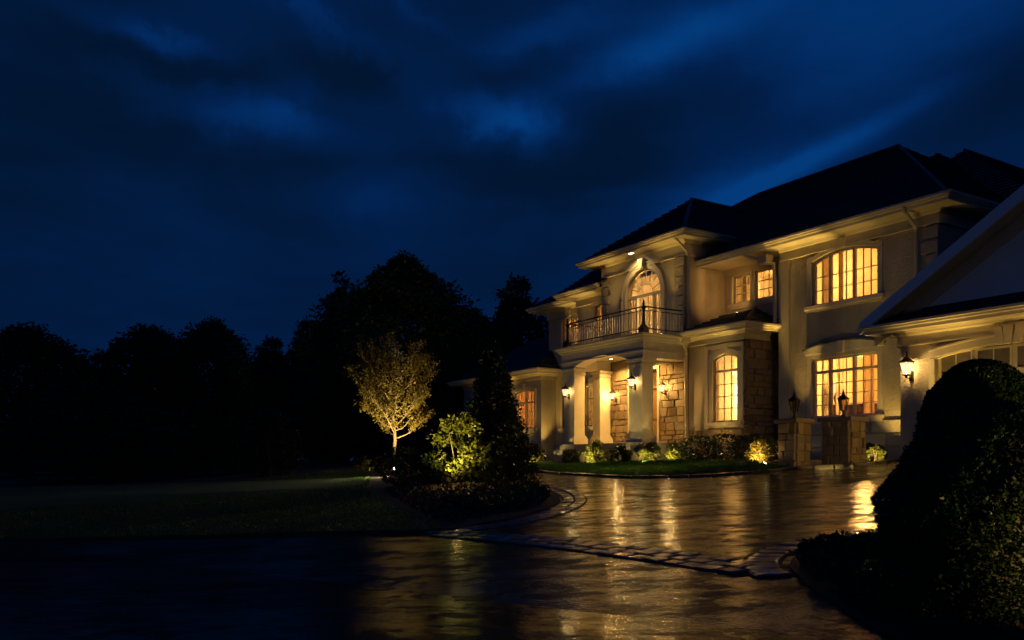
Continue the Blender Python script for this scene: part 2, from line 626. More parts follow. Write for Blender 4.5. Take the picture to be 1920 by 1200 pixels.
SLOPE = Matrix(((1, 0, 0), (0, 1, 0), (0, 0, 1)))
n_up = Vector((-.066 * US, -.066 * UC, 1)).normalized()


def block_mesh(name, mat, seed, bev=.09, jit=.05, edge=.30, dome=.54, rough=.08):
    """a unit block -.5...5 with worn upper edges, 20-odd faces"""
    r = random.Random(seed)
    j = lambda a: r.uniform(-a, a)
    b_ = [(-.5 + j(jit), -.5 + j(jit)), (.5 + j(jit), -.5 + j(jit)), (.5 + j(jit), .5 + j(jit)), (-.5 + j(jit), .5 + j(jit))]
    vs = [(x, y, -.5) for x, y in b_] + [(x, y, edge + j(.05 * rough / .08)) for x, y in b_] + [(x * (1 - 2 * bev), y * (1 - 2 * bev), .5 + j(rough)) for x, y in b_]
    c = (j(.1), j(.1), dome + j(.06))
    vs.append(c)
    fs = [(0, 3, 2, 1)]
    for i in range(4):
        k = (i + 1) % 4
        fs += [(i, k, 4 + k, 4 + i), (4 + i, 4 + k, 8 + k, 8 + i), (8 + i, 8 + k, 12)]
    return MB().add(vs, fs).mesh(name, mat)


PAVERS = [block_mesh('paver', COBBLE, k, .055, .03, .40, .52, .025) for k in range(10)]
STONES = [block_mesh('stone', STONE, 50 + k, .06, .07, .36, .52, .06) for k in range(14)]
QUOINS = [block_mesh('quoin', QUOIN, 90 + k, .05, .01) for k in range(5)]


def place_block(me, name, x, y, dirv, lx, ly, lz, up, parent):
    o = bpy.data.objects.new(name, random.choice(me))
    d = Vector((dirv.x, dirv.y, 0))
    zc = n_up
    d = (d - zc * d.dot(zc)).normalized()
    e = zc.cross(d)
    M = Matrix((d, e, zc)).transposed().to_4x4()
    rot = Matrix.Rotation(random.uniform(-.035, .035), 4, 'Z')
    o.matrix_world = Matrix.Translation((x, y, gz(x, y) + up)) @ M @ rot @ Matrix.Diagonal((lx, ly, lz, 1))
    return finish(o, parent=parent)


def rows(path, offs, length, width, parent, up=.0, lz=.10, name='paver', gap=.88):
    P = catmull(path, 10, closed=False)
    lo_, hi_ = min(offs) - width * .56, max(offs) + width * .56
    L_, R_ = [], []
    for k in range(len(P)):
        d = (Vector(P[min(k + 1, len(P) - 1)]) - Vector(P[max(k - 1, 0)])).normalized()
        nv = Vector((d.y, -d.x))
        L_.append(Vector(P[k]) + nv * lo_)
        R_.append(Vector(P[k]) + nv * hi_)
    vs_ = [(q.x, q.y, gz(q.x, q.y) + .010) for q in L_ + R_]
    nP = len(P)
    MB().add(vs_, [(k, k + nP, k + nP + 1, k + 1) for k in range(nP - 1)]).build('joint_sand', MULCH, parent)
    for k, of in enumerate(offs):
        for i, (p, d) in enumerate(along(P, length)):
            nrm = Vector((d.y, -d.x))
            jx = random.uniform(-.1, .1) * length
            q = p + nrm * of + d * (jx * .5 + (length / 2 if k % 2 else 0))
            place_block(PAVERS, name, q.x, q.y, d, length * gap * random.uniform(.92, 1.04), width * .90, lz * random.uniform(.92, 1.1), up + random.uniform(-.003, .003), parent)


# the cobble band between street and driveway, the double border of the island, the border of the near bed
rows([(-.72, 9.42), (-.1, 8.75), (.55, 7.95), (1.05, 7.22), (1.5, 6.52), (1.82, 5.98)], [-.17, .0, .17], .20, .165, driveway, up=-.029, lz=.10)
rows([(.36, 18.0), (.66, 16.2), (.90, 14.7), (.97, 13.2), (.80, 11.9), (.40, 10.75), (-.15, 9.95), (-.78, 9.55)], [-.10, .09], .20, .175, driveway, up=-.029, lz=.10)
rows([(1.80, 5.75), (1.84, 6.2), (2.02, 6.65), (2.42, 7.15), (2.95, 7.5), (3.6, 7.73), (5.2, 7.8)], [.0], .145, .27, driveway, up=-.029, lz=.10)
curb = catmull([(.40, 24.2), (.95, 21.3), (1.65, 19.4), (2.58, 17.36), (3.8, 16.65), (5.05, 16.9), (5.9, 17.45), (7.4, 17.55), (8.3, 18.1)], 8, closed=False)
for p, d in along(curb, .42):
    place_block(PAVERS, 'curb_stone', p.x, p.y, d, .40, .11, .12, -.004, driveway)


def blades(name, poly, n, hgt, parent, weight=None):
    """short grass as real blades standing on a lawn"""
    xs = [p[0] for p in poly]
    ys = [p[1] for p in poly]
    A = np.array(poly)
    pts = np.zeros((0, 2))
    while len(pts) < n:
        q = np.column_stack((RNG.uniform(max(min(xs), -24), max(xs), n), RNG.uniform(min(ys), max(ys), n)))
        if weight is not None:
            q = q[RNG.random(n) < weight(q)]
        c = np.zeros(len(q), bool)
        j = len(A) - 1
        for i in range(len(A)):
            yi, yj = A[i, 1], A[j, 1]
            cond = ((yi > q[:, 1]) != (yj > q[:, 1]))
            if yi != yj:
                c ^= cond & (q[:, 0] < (A[j, 0] - A[i, 0]) * (q[:, 1] - yi) / (yj - yi) + A[i, 0])
            j = i
        pts = np.vstack((pts, q[c]))
    pts = pts[:n]
    z = .066 * np.clip(US * pts[:, 0] + UC * pts[:, 1], -10, 17.3) + .045
    ang = RNG.uniform(0, 6.283, n)
    wd = RNG.uniform(.003, .007, n) * (1 + .05 * pts[:, 1])
    hh = hgt * RNG.uniform(.55, 1.25, n)
    le = RNG.normal(0, .35, (n, 2)) * hh[:, None]
    dx, dy = np.cos(ang) * wd, np.sin(ang) * wd
    V = np.empty((n, 3, 3))
    V[:, 0] = np.column_stack((pts[:, 0] - dx, pts[:, 1] - dy, z))
    V[:, 1] = np.column_stack((pts[:, 0] + dx, pts[:, 1] + dy, z))
    V[:, 2] = np.column_stack((pts[:, 0] + le[:, 0], pts[:, 1] + le[:, 1], z + hh))
    o = bpy.data.objects.new(name, array_mesh(name, V.reshape(-1, 3), np.arange(3 * n).reshape(n, 3), GRASSM))
    return finish(o, kind='stuff')


g1 = blades('grass', crescent, 80000, .04, lawn_b)
g1['label'] = 'short mown grass of the crescent lawn in front of the house'
g2 = blades('grass', left_lawn, 130000, .026, lawn_a, weight=lambda q: np.clip(1.6 - q[:, 1] / 22, .25, 1))
g2['label'] = 'dark mown grass of the wide lawn at the left'

# ------------------------------------------------------------------ the house
HO = (-20.0, 18.0, 1.14)
house = thing('house', W3(HO[0], HO[1], HO[2]), 'large two-storey stucco and stone house with lit windows, balcony portico and garage', 'house', rotz=YAW)


def H():
    return MB(HO)


def part(mb, name, mat, parent=None, smooth=False, **kw):
    return mb.build(name, mat, parent or house, smooth, **kw)


def wall(name, s0, s1, z0, z1, t, openings, mat, thick=.22, axis='s', parent=None):
    """a wall facing -t (axis 's') or facing +s at s = t (axis 't'), with rectangular openings that have reveals"""
    xs = sorted({s0, s1, *[v for o_ in openings for v in o_[:2]]})
    zs = sorted({z0, z1, *[v for o_ in openings for v in o_[2:]]})
    mb = H()

    def P(a, d, z):
        return (a, t + d, z) if axis == 's' else (t - d, a, z)
    vs, fs = [], []

    def quad(*q):
        k = len(vs)
        vs.extend(q)
        fs.append((k, k + 1, k + 2, k + 3))
    hole = lambda a, z: any(o_[0] < a < o_[1] and o_[2] < z < o_[3] for o_ in openings)
    for a, b_ in zip(xs[:-1], xs[1:]):
        for c, d in zip(zs[:-1], zs[1:]):
            if hole((a + b_) / 2, (c + d) / 2):
                continue
            quad(P(a, 0, c), P(b_, 0, c), P(b_, 0, d), P(a, 0, d))
            quad(P(b_, thick, c), P(a, thick, c), P(a, thick, d), P(b_, thick, d))
    for a, b_, c, d in openings + [(s0, s1, z0, z1)]:
        quad(P(a, 0, c), P(a, 0, d), P(a, thick, d), P(a, thick, c))
        quad(P(b_, 0, d), P(b_, 0, c), P(b_, thick, c), P(b_, thick, d))
        quad(P(a, 0, c), P(b_, 0, c), P(b_, thick, c), P(a, thick, c))
        quad(P(a, 0, d), P(b_, 0, d), P(b_, thick, d), P(a, thick, d))
    mb.add(vs, fs)
    return part(mb, name, mat, parent)


def window(s0, s1, z0, z1, t, sashes, rows_, transom=None, rise=0.0, casing=.11, key=True, sill=True, hood=False, toprow=1, label=None, frame_mat=None):
    sc, hw = (s0 + s1) / 2, (s1 - s0) / 2
    fm = frame_mat or TRIM
    zt = lambda s: z1 + rise * (1 - ((s - sc) / hw) ** 2)
    N = 14
    xs = [s0 + (s1 - s0) * k / N for k in range(N + 1)]
    fw = .055
    F = H()
    ft0, ft1 = t + .06, t + .15
    F.box(s0, s0 + fw, ft0, ft1, z0, z1).box(s1 - fw, s1, ft0, ft1, z0, z1).box(s0 + fw, s1 - fw, ft0, ft1, z0, z0 + fw)
    F.strip([(x, zt(x) - fw) for x in xs], [(x, zt(x) + .004) for x in xs], ft0 + .002, ft1 - .002)
    units = sum(sashes)
    mw = .07
    usable = (s1 - s0 - 2 * fw - mw * (len(sashes) - 1)) / units
    x = s0 + fw
    spans = []
    for i, c in enumerate(sashes):
        spans.append((x, x + usable * c, c))
        x += usable * c
        if i < len(sashes) - 1:
            F.box(x, x + mw, ft0 - .012, ft1 - .004, z0 + fw, zt(x + mw / 2) - fw)
            x += mw
    if transom:
        F.box(s0 + fw, s1 - fw, ft0 - .022, ft1 - .006, transom - .035, transom + .035)
    win = part(F, 'window', fm, label=label)
    mu = .022
    M = H()
    for a, b_, c in spans:
        if transom:
            zones = [(z0 + fw, transom - .035, rows_, False), (transom + .035, z1 - fw, toprow, True)]
        else:
            zones = [(z0 + fw, z1 - fw, rows_, True)]
        for lo, hi, nr, top in zones:
            rh = (hi - lo) / nr
            cw = (b_ - a) / c
            for k in range(1, c):
                xx = a + cw * k
                M.box(xx - mu / 2, xx + mu / 2, t + .088, t + .118, lo, (zt(xx) - fw) if top else hi)
            for r in range(1, nr):
                M.box(a, b_, t + .090, t + .116, lo + rh * r - mu / 2, lo + rh * r + mu / 2)
            for k in range(c):
                for r in range(nr):
                    p0, p1 = a + cw * k, a + cw * (k + 1)
                    q0 = lo + rh * r
                    G = H()
                    if top and r == nr - 1 and rise:
                        ps = [p0 + (p1 - p0) * u / 4 for u in range(5)]
                        G.prism([(p0, q0), (p1, q0)] + [(u, zt(u) - fw) for u in reversed(ps)], t + .100, t + .106)
                    else:
                        G.prism([(p0, q0), (p1, q0), (p1, q0 + rh), (p0, q0 + rh)], t + .100, t + .106)
                    part(G, 'pane', GLASS, win)
    part(M, 'muntin_grid', fm, win)
    C = H()
    cz = casing
    C.box(s0 - cz, s0, t - .045, t + .14, z0, z1 + .001).box(s1, s1 + cz, t - .045, t + .14, z0, z1 + .001)
    xo = [s0 - cz + (s1 - s0 + 2 * cz) * k / N for k in range(N + 1)]
    lo = [(min(max(x_, s0 - cz), s1 + cz), zt(min(max(x_, s0), s1)) + .002) for x_ in xo]
    hi = [(x_, zt(min(max(x_, s0), s1)) + cz) for x_ in xo]
    C.strip(lo, hi, t - .047, t + .14)
    part(C, 'casing', TRIM, win)
    if sill:
        part(H().box(s0 - cz - .06, s1 + cz + .06, t - .11, t + .05, z0 - .10, z0 - .001).box(s0 - cz - .02, s1 + cz + .02, t - .07, t + .04, z0 - .16, z0 - .10), 'sill', TRIM, win)
    top = z1 + rise
    if hood:
        hx = [s0 - cz - .08 + (s1 - s0 + 2 * cz + .16) * k / N for k in range(N + 1)]
        hr = lambda x_: .17 * (1 - ((x_ - sc) / (hw + cz + .08)) ** 2)
        part(H().strip([(x_, z1 + cz + .005) for x_ in hx], [(x_, z1 + cz + .09 + hr(x_)) for x_ in hx], t - .09, t + .01), 'pediment', TRIM, win)
        part(H().strip([(x_, z1 + cz + .094 + hr(x_)) for x_ in hx], [(x_, z1 + cz + .135 + hr(x_)) for x_ in hx], t - .16, t + .005), 'pediment_cap', LEAD, win)
        key_h = (top + .08, top + .38)
    else:
        key_h = (top + .015, top + casing + .13)
    if key:
        a, b_ = key_h
        part(H().prism([(sc - .07, a), (sc + .07, a), (sc + .11, b_), (sc - .11, b_)], t - .17 if hood else t - .10, t + .02), 'keystone', TRIM, win)
    return win


def room(s0, s1, t0, t1, z0, z1, mat, power, lamps, col=(1, .54, .15)):
    """the inside of a room: open towards its window wall"""
    mb = H()
    vs = [(s0, t0, z0), (s1, t0, z0), (s1, t1, z0), (s0, t1, z0), (s0, t0, z1), (s1, t0, z1), (s1, t1, z1), (s0, t1, z1)]
    mb.add(vs, [(4, 7, 6, 5), (1, 5, 6, 2), (2, 6, 7, 3), (3, 7, 4, 0)])
    r = part(mb, 'room', mat)
    part(H().add(vs[:4], [(0, 1, 2, 3)]), 'room_floor', FLOORW, r)
    for (s, t_, z) in lamps:
        ld = bpy.data.lights.new('room_light', 'POINT')
        ld.energy = power
        ld.color = col
        ld.shadow_soft_size = .12
        lo = bpy.data.objects.new('room_light', ld)
        lo.location = (s - HO[0], t_ - HO[1], z - HO[2])
        finish(lo, parent=house)
    return r


def curtain(s0, s1, t, z0, z1, mat, parent, waves=5, amp=.035):
    n = waves * 6
    lo = []
    for k in range(n + 1):
        x = s0 + (s1 - s0) * k / n
        lo.append((x, t + amp * math.sin(2 * math.pi * waves * k / n) + amp * .4 * math.sin(9.1 * k)))
    vs = [(x, y, z0) for x, y in lo] + [(x, y, z1) for x, y in lo]
    fs = [(k, k + 1, k + n + 2, k + n + 1) for k in range(n)]
    return part(H().add(vs, fs), 'curtain', mat, parent, smooth=True)


G0, FL1, FL2 = 1.10, 1.65, 4.85       # ground, ground floor, upper floor
EAVE, TEAVE = 7.07, 7.80

# --- walls
A = .003
ups_main, low_main = (-15.12, -13.12, 5.30, 6.70), (-15.14, -13.12, 2.27, 3.88)
wall('wall', -16.2, -11.54, G0, 7.06, 19.0, [(-15.12, -13.12, 5.30, 6.70), (-15.14 - .0, -13.12, 2.27, 3.88)] if False else [(-15.13, -13.12, 5.30, 6.70), (-15.13, -13.12, 2.27, 3.88)], STUCCO)
wall('wall', 19.22, 28.0, G0, 7.06, -11.54 - A, [], SMOOTH, axis='t')
wall('wall', -18.9, -16.2, 4.6, 7.06, 19.6, [(-18.55, -17.84, 5.95, 6.84), (-17.66, -16.97, 5.95, 6.84)], SMOOTH)
wall('wall', -22.9, -18.9, FL2, 7.79, 17.9, [(-21.63, -19.94, 4.92, 7.31)], SMOOTH)
wall('wall', 18.12, 22.0, G0, 7.79, -18.9 - A, [], SMOOTH, axis='t')
wall('wall', -24.9, -22.9, G0, 7.06, 18.3, [(-24.36, -23.70, 2.35, 3.86), (-23.86, -23.12, 5.58, 6.66)], SMOOTH)
wall('wall', -27.8, -24.9, G0, 7.06, 19.0, [(-26.84, -25.79, 5.55, 6.66), (-26.84, -25.79, 2.38, 3.92)], SMOOTH)
wall('wall', -33.6, -27.3, G0, 4.55, 18.3, [(-29.25, -27.75, 2.40, 3.98), (-32.6, -31.1, 2.40, 3.98)], SMOOTH)
wall('wall', 18.52, 24.0, G0, 4.55, -27.3 - A, [], SMOOTH, axis='t')
part(H().box(-27.8, -11.7, 27.8, 28.0, G0, 7.05).box(-27.8, -27.6, 19.25, 27.75, G0, 7.05).box(-33.6, -33.4, 18.55, 24, G0, 4.5).box(-33.4, -27.5, 23.8, 24, G0, 4.5), 'wall', SMOOTH)
# tower ground floor behind the porch (stone), bay (stone)
porch_wall = wall('wall', -22.9, -18.9, FL1 - .5, 4.83, 17.95, [(-21.45, -20.10, FL1, 4.02)], MORTAR)
bay_wall = wall('wall', -18.88, -16.66, G0, 4.78, 18.05, [(-17.86, -16.90, 2.23, 4.21)], SMOOTH)
bay_side = wall('wall', 18.3, 19.6, G0, 4.78, -16.66 - A, [], MORTAR, axis='t')


def ashlar(parent, a0, a1, z0, z1, t, holes, axis='s', rh=(.11, .29), sw=(.18, .56), depth=.085):
    """coursed stones, each its own object, laid on a wall face"""
    z = z0
    while z < z1 - .04:
        h = min(random.uniform(*rh), z1 - z)
        if z1 - z - h < .09:
            h = z1 - z
        x = a0 - random.uniform(0, .12)
        while x < a1 - .02:
            wd = random.uniform(*sw)
            x2 = min(x + wd, a1)
            if a1 - x2 < .12:
                x2 = a1
            xa = max(x, a0)
            segs = [(xa, x2)]
            for h0, h1, hz0, hz1 in holes:
                if z + h * .6 > hz0 and z + h * .4 < hz1:
                    ns = []
                    for u, v_ in segs:
                        if v_ <= h0 or u >= h1:
                            ns.append((u, v_))
                        else:
                            if u < h0:
                                ns.append((u, h0))
                            if v_ > h1:
                                ns.append((h1, v_))
                    segs = ns
            for u, v_ in segs:
                if v_ - u < .06:
                    continue
                o = bpy.data.objects.new('stone', random.choice(STONES))
                L_, Hh = (v_ - u) - .02, h - .02
                dz = depth * random.uniform(.75, 1.25)
                c = (u + v_) / 2
                if axis == 's':   # block z axis faces -t
                    M = Matrix(((1, 0, 0), (0, 0, -1), (0, 1, 0))).to_4x4()
                    p = Vector((c - HO[0], t - .01 - HO[1], z + h / 2 - HO[2]))
                else:             # block z axis faces +s
                    M = Matrix(((0, 0, 1), (1, 0, 0), (0, 1, 0))).to_4x4()
                    p = Vector((t + .01 - HO[0], c - HO[1], z + h / 2 - HO[2]))
                o.matrix_basis = Matrix.Translation(p) @ M @ Matrix.Diagonal((L_, Hh, dz, 1))
                finish(o, parent=parent)
            x = x2
        z += h


ashlar(porch_wall, -22.9, -18.92, FL1, 4.1, 17.95, [(-21.53, -20.02, FL1 - .1, 4.12)])
ashlar(bay_wall, -18.86, -16.68, 1.14, 2.04, 18.05, [])
part(H().box(-18.16, -18.02, 17.985, 18.05, 2.05, 4.48).box(-16.74, -16.665, 17.985, 18.05, 2.05, 4.48).box(-18.02, -16.74, 17.987, 18.05, 4.38, 4.48), 'surround', TRIM, bay_wall)
ashlar(bay_side, 18.02, 19.58, 1.14, 4.55, -16.66, [], axis='t')

# --- quoins on the tower corners, block courses at the foot of the main wing
def quoin(parent, s0, s1, t0, t1, z0, z1, face='s'):
    o = bpy.data.objects.new('quoin', random.choice(QUOINS))
    if face == 's':
        M = Matrix(((1, 0, 0), (0, 0, -1), (0, 1, 0))).to_4x4()
        o.matrix_basis = Matrix.Translation(((s0 + s1) / 2 - HO[0], (t0 + t1) / 2 - HO[1], (z0 + z1) / 2 - HO[2])) @ M @ Matrix.Diagonal((s1 - s0, z1 - z0, t1 - t0, 1))
    finish(o, parent=parent)


tw = [o for o in house.children if o.name.startswith('wall')]
tower_wall, main_wall = tw[3], tw[0]
z = FL2 + .1
k = 0
while z < 7.2:
    wl = .42 if k % 2 else .30
    quoin(tower_wall, -18.9 - wl, -18.88, 17.84, 17.94, z, z + .27)
    quoin(tower_wall, -22.92, -22.9 + wl, 17.84, 17.94, z, z + .27)
    z += .30
    k += 1
for r in range(3):
    s = -16.1 + (.45 if r % 2 else 0)
    if r % 2:
        quoin(main_wall, -16.18, -15.67, 18.94, 19.03, 1.14 + .34 * r, 1.46 + .34 * r)
    while s < -11.8:
        e = min(s + .93, -11.56)
        quoin(main_wall, s, e - .02, 18.94, 19.03, 1.14 + .34 * r, 1.46 + .34 * r)
        s += .93
k = 0
z = 2.3
while z < 6.6:
    wl = .45 if k % 2 else .32
    quoin(main_wall, -11.52 - wl, -11.52, 18.95, 19.03, z, z + .31)
    z += .34
    k += 1

part(H().box(-16.22, -15.86, 18.94, 19.01, 2.2, 6.72), 'pilaster', SMOOTH, main_wall)
# --- roofs with shingle courses
def clip_z(poly, zc, keep_above):
    res = []
    n = len(poly)
    for i in range(n):
        a, b_ = Vector(poly[i]), Vector(poly[(i + 1) % n])
        ina = (a.z >= zc) == keep_above or abs(a.z - zc) < 1e-7
        inb = (b_.z >= zc) == keep_above or abs(b_.z - zc) < 1e-7
        if ina:
            res.append(tuple(a))
        if ina != inb and abs(b_.z - a.z) > 1e-9:
            res.append(tuple(a.lerp(b_, (zc - a.z) / (b_.z - a.z))))
    return res


def roof(name, faces, parent=None, step=.13, lift=.045, ridges=()):
    mb = H()
    for poly in faces:
        P = [Vector(p) for p in poly]
        nrm = (P[1] - P[0]).cross(P[2] - P[0]).normalized()
        if nrm.z < 0:
            P.reverse()
            nrm = -nrm
        mb.add([tuple(p) for p in P], [tuple(range(len(P)))])
        z0, z1 = min(p.z for p in P), max(p.z for p in P)
        z = z0
        while z < z1 - .01:
            q = clip_z([tuple(p) for p in P], z, True)
            q = clip_z(q, z + step, False) if len(q) > 2 else []
            if len(q) > 2:
                top = []
                for p in q:
                    u = 1 - (p[2] - z) / step
                    d = .005 + lift * max(0, u) + random.uniform(0, .004)
                    top.append((p[0] + nrm.x * d, p[1] + nrm.y * d, p[2] + nrm.z * d))
                n = len(q)
                mb.add(top, [tuple(range(n))])
                low = [i for i in range(n) if abs(q[i][2] - z) < 1e-6 and abs(q[(i + 1) % n][2] - z) < 1e-6]
                for i in low:
                    j = (i + 1) % n
                    mb.add([top[i], q[i], q[j], top[j]], [(0, 1, 2, 3)])
            z += step
    ob = part(mb, name, SHINGLE, parent)
    if ridges:
        R = H()
        for a, b_ in ridges:
            a, b_ = Vector(a), Vector(b_)
            R.tube([a + Vector((0, 0, .02)), b_ + Vector((0, 0, .02))], .06, 5)
        part(R, 'ridge_cap', SHINGLE, ob)
    return ob


zE = 7.20
zR = 10.6
e0, e1, f0, f1 = -28.3, -11.0, 18.4, 28.4
rl, rr = (-20.8, 23.3, zR), (-15.4, 23.3, zR)
cA, cB, cC, cD = (e0, f0, zE), (e1, f0, zE), (e1, f1, zE), (e0, f1, zE)
roof('roof', [(cA, cB, rr, rl), (cB, cC, rr), (cC, cD, rl, rr), (cD, cA, rl)], ridges=[(rl, rr), (cB, rr), (cA, rl)])
# rear roofs whose tops show behind the main ridge
pk = (-14.95, 26.0, 10.85)
pb = (-14.95, 31.0, 10.85)
roof('roof', [((-19.5, 21.8, 7.2), (-10.3, 21.8, 7.2), pk), ((-10.3, 21.8, 7.2), (-10.3, 35, 7.2), pb, pk), ((-10.3, 35, 7.2), (-19.5, 35, 7.2), pb), ((-19.5, 35, 7.2), (-19.5, 21.8, 7.2), pk, pb)], ridges=[(pk, pb)])
pk2 = (-15.35, 25.2, 10.72)
roof('roof', [((-17.6, 23.4, 9.4), (-13.9, 23.4, 9.5), pk2), ((-13.9, 23.4, 9.5), (-13.9, 27, 9.5), pk2), ((-13.9, 27, 9.5), (-17.6, 27, 9.4), pk2), ((-17.6, 27, 9.4), (-17.6, 23.4, 9.4), pk2)])
# tower
tz = 7.93
ta = (-20.75, 19.95, 9.85)
tb = (-20.75, 23.0, 9.85)
roof('roof', [((-23.5, 17.3, tz), (-18.3, 17.3, tz), ta), ((-18.3, 17.3, tz), (-18.3, 22.9, tz), tb, ta), ((-23.5, 22.9, tz), (-23.5, 17.3, tz), ta, tb)], ridges=[(ta, tb), ((-18.3, 17.3, tz), ta)])
# projecting roof over the bay left of the tower
roof('roof', [((-25.5, 17.7, 7.17), (-22.6, 17.7, 7.17), (-22.6, 19.6, 8.5), (-25.0, 19.6, 8.5)), ((-25.5, 19.6, 7.17), (-25.5, 17.7, 7.17), (-25.0, 19.6, 8.5))])
# bay roof
roof('roof', [((-18.9, 17.6, 4.93), (-16.2, 17.6, 4.93), (-17.65, 19.6, 5.68), (-18.9, 19.6, 5.68)), ((-16.2, 17.6, 4.93), (-16.2, 19.6, 4.93), (-17.65, 19.6, 5.68))], ridges=[((-16.2, 17.6, 4.93), (-17.65, 19.6, 5.68))])
# low wing
roof('roof', [((-34.1, 17.8, 4.66), (-27.0, 17.8, 4.66), (-28.3, 20.6, 6.5), (-31.2, 20.6, 6.5)), ((-27.0, 17.8, 4.66), (-27.0, 23.6, 4.66), (-28.3, 20.6, 6.5)), ((-34.1, 23.6, 4.66), (-34.1, 17.8, 4.66), (-31.2, 20.6, 6.5))])
# garage: front gable with a shingled pent roof under it
gp = (-6.3, 16.42, 7.32)
gb_ = (-6.3, 25.5, 7.32)
roof('roof', [((-11.75, 16.42, 4.04), (-11.75, 25.5, 4.04), gb_, gp), ((-.85, 25.5, 4.04), (-.85, 16.42, 4.04), gp, gb_)])
roof('roof', [((-11.5, 16.5, 4.06), (-1.1, 16.5, 4.06), (-1.1, 16.99, 4.34), (-11.5, 16.99, 4.34))], step=.09)

# --- eaves: gutter, fascia, soffit, frieze
def eave(path, zs, over, gutter=True, frieze=.30, frieze_path=None):
    """path runs along the wall face; soffit at zs, overhang `over`"""
    prof = [(-.02, zs), (over - .02, zs), (over - .02, zs + .03), (-.02, zs + .03)]
    e = part(H().sweep(path, prof), 'soffit', TRIM)
    gp_ = [(over - .02, zs - .03), (over + .03, zs - .03), (over + .045, zs + .03), (over + .085, zs + .05), (over + .095, zs + .085), (over + .13, zs + .10), (over + .135, zs + .15), (over - .02, zs + .15)]
    part(H().sweep(path, gp_), 'gutter', TRIM, e)
    fz = [(-.002, zs - frieze), (.045, zs - frieze), (.045, zs - .10), (.085, zs - .07), (.10, zs - .035), (.13, zs - .002), (-.002, zs - .002)]
    part(H().sweep(frieze_path or path, fz), 'frieze', TRIM, e)
    bd = [(-.002, zs - frieze - .035), (.065, zs - frieze - .035), (.065, zs - frieze - .005), (-.002, zs - frieze - .005)]
    part(H().sweep(frieze_path or path, bd), 'frieze_bead', TRIM, e)
    return e


eave([(-19.0, 19.0), (-11.54, 19.0), (-11.54, 28.0)], 7.06, .58, frieze_path=[(-16.2, 19.0), (-11.54, 19.0), (-11.54, 28.0)])
part(H().box(-18.88, -16.2, 18.98, 19.6, 7.062, 7.085), 'soffit', TRIM)
part(H().box(-18.88, -16.2, 19.545, 19.598, 6.90, 7.058), 'frieze', TRIM)
eave([(-27.8, 28.0), (-27.8, 19.0), (-24.9, 19.0)], 7.06, .55)
eave([(-24.9, 19.3), (-24.9, 18.3), (-22.92, 18.3)], 7.06, .55)
eave([(-22.9, 21.5), (-22.9, 17.9), (-18.9, 17.9), (-18.9, 21.5)], 7.80, .56, frieze=.42)
eave([(-18.86, 18.0), (-16.62, 18.0), (-16.62, 19.0)], 4.80, .36, frieze=.22)
eave([(-33.6, 24), (-33.6, 18.3), (-27.3, 18.3), (-27.3, 19.0)], 4.54, .45, frieze=.2)
eave([(-11.2, 17.6), (-11.2, 17.0), (-1.0, 17.0)], 3.92, .50, frieze=.28)

# --- downspouts
D = H()
D.tube([(-12.0, 18.36, 7.08), (-12.0, 18.40, 6.98), (-12.05, 18.90, 6.72), (-12.05, 18.93, 6.5), (-12.05, 18.93, 1.2)], .05, 8)
part(D, 'downspout', TRIM)
part(H().tube([(-18.82, 17.36, 7.80), (-18.80, 17.5, 7.72), (-18.81, 17.84, 7.48), (-18.81, 17.98, 7.30), (-18.81, 17.99, 5.0)], .045, 8), 'downspout', TRIMD)
part(H().tube([(-18.76, 17.70, 4.80), (-18.76, 17.74, 4.6), (-18.76, 17.80, 4.45), (-18.76, 17.86, 1.3)], .05, 8), 'downspout', TRIM)
part(H().box(-18.90, -18.62, 17.62, 17.86, 4.66, 4.88), 'rain_head', TRIM)
part(H().tube([(-17.05, 18.42, 7.05), (-16.75, 18.7, 6.86), (-16.35, 18.88, 6.70), (-16.32, 18.90, 6.2), (-16.32, 18.90, 5.0)], .05, 8), 'downspout', TRIM)
part(H().box(-16.7, -16.38, 18.62, 18.9, 6.72, 6.95), 'rain_head', TRIM)

# --- windows
w_up = window(-15.13, -13.12, 5.30, 6.49, 19.0, [2, 3, 3], 3, rise=.20, casing=.13, label='wide arched three-part window of the upper floor')
w_lo = window(-15.13, -13.12, 2.27, 3.87, 19.0, [2, 3, 3], 4, transom=3.50, rise=.0, casing=.12, hood=True, label='wide three-part window with transom lights under an arched pediment')
w_r1 = window(-18.55, -17.84, 5.95, 6.83, 19.6, [3], 3, casing=.07, key=False, sill=True)
w_r2 = window(-17.66, -16.97, 5.95, 6.83, 19.6, [3], 3, casing=.07, key=False, sill=True)
w_by = window(-17.86, -16.90, 2.23, 4.07, 18.05, [3], 4, transom=3.72, rise=.14, casing=.15, label='tall arched window in the stone bay')
w_lu = window(-26.84, -25.79, 5.55, 6.56, 19.0, [2, 2], 3, rise=.10, casing=.10)
w_ll = window(-26.84, -25.79, 2.38, 3.82, 19.0, [2, 2], 4, rise=.10, casing=.10)
w_ml = window(-24.36, -23.70, 2.35, 3.78, 18.3, [2], 4, transom=3.35, rise=.08, casing=.09)
w_mu = window(-23.86, -23.12, 5.58, 6.60, 18.3, [2], 3, rise=.06, casing=.08, key=False)
w_o1 = window(-29.25, -27.75, 2.40, 3.88, 18.3, [2, 2], 3, transom=3.45, rise=.10, casing=.11)
w_o2 = window(-32.60, -31.10, 2.40, 3.88, 18.3, [2, 2], 3, transom=3.45, rise=.10, casing=.11)

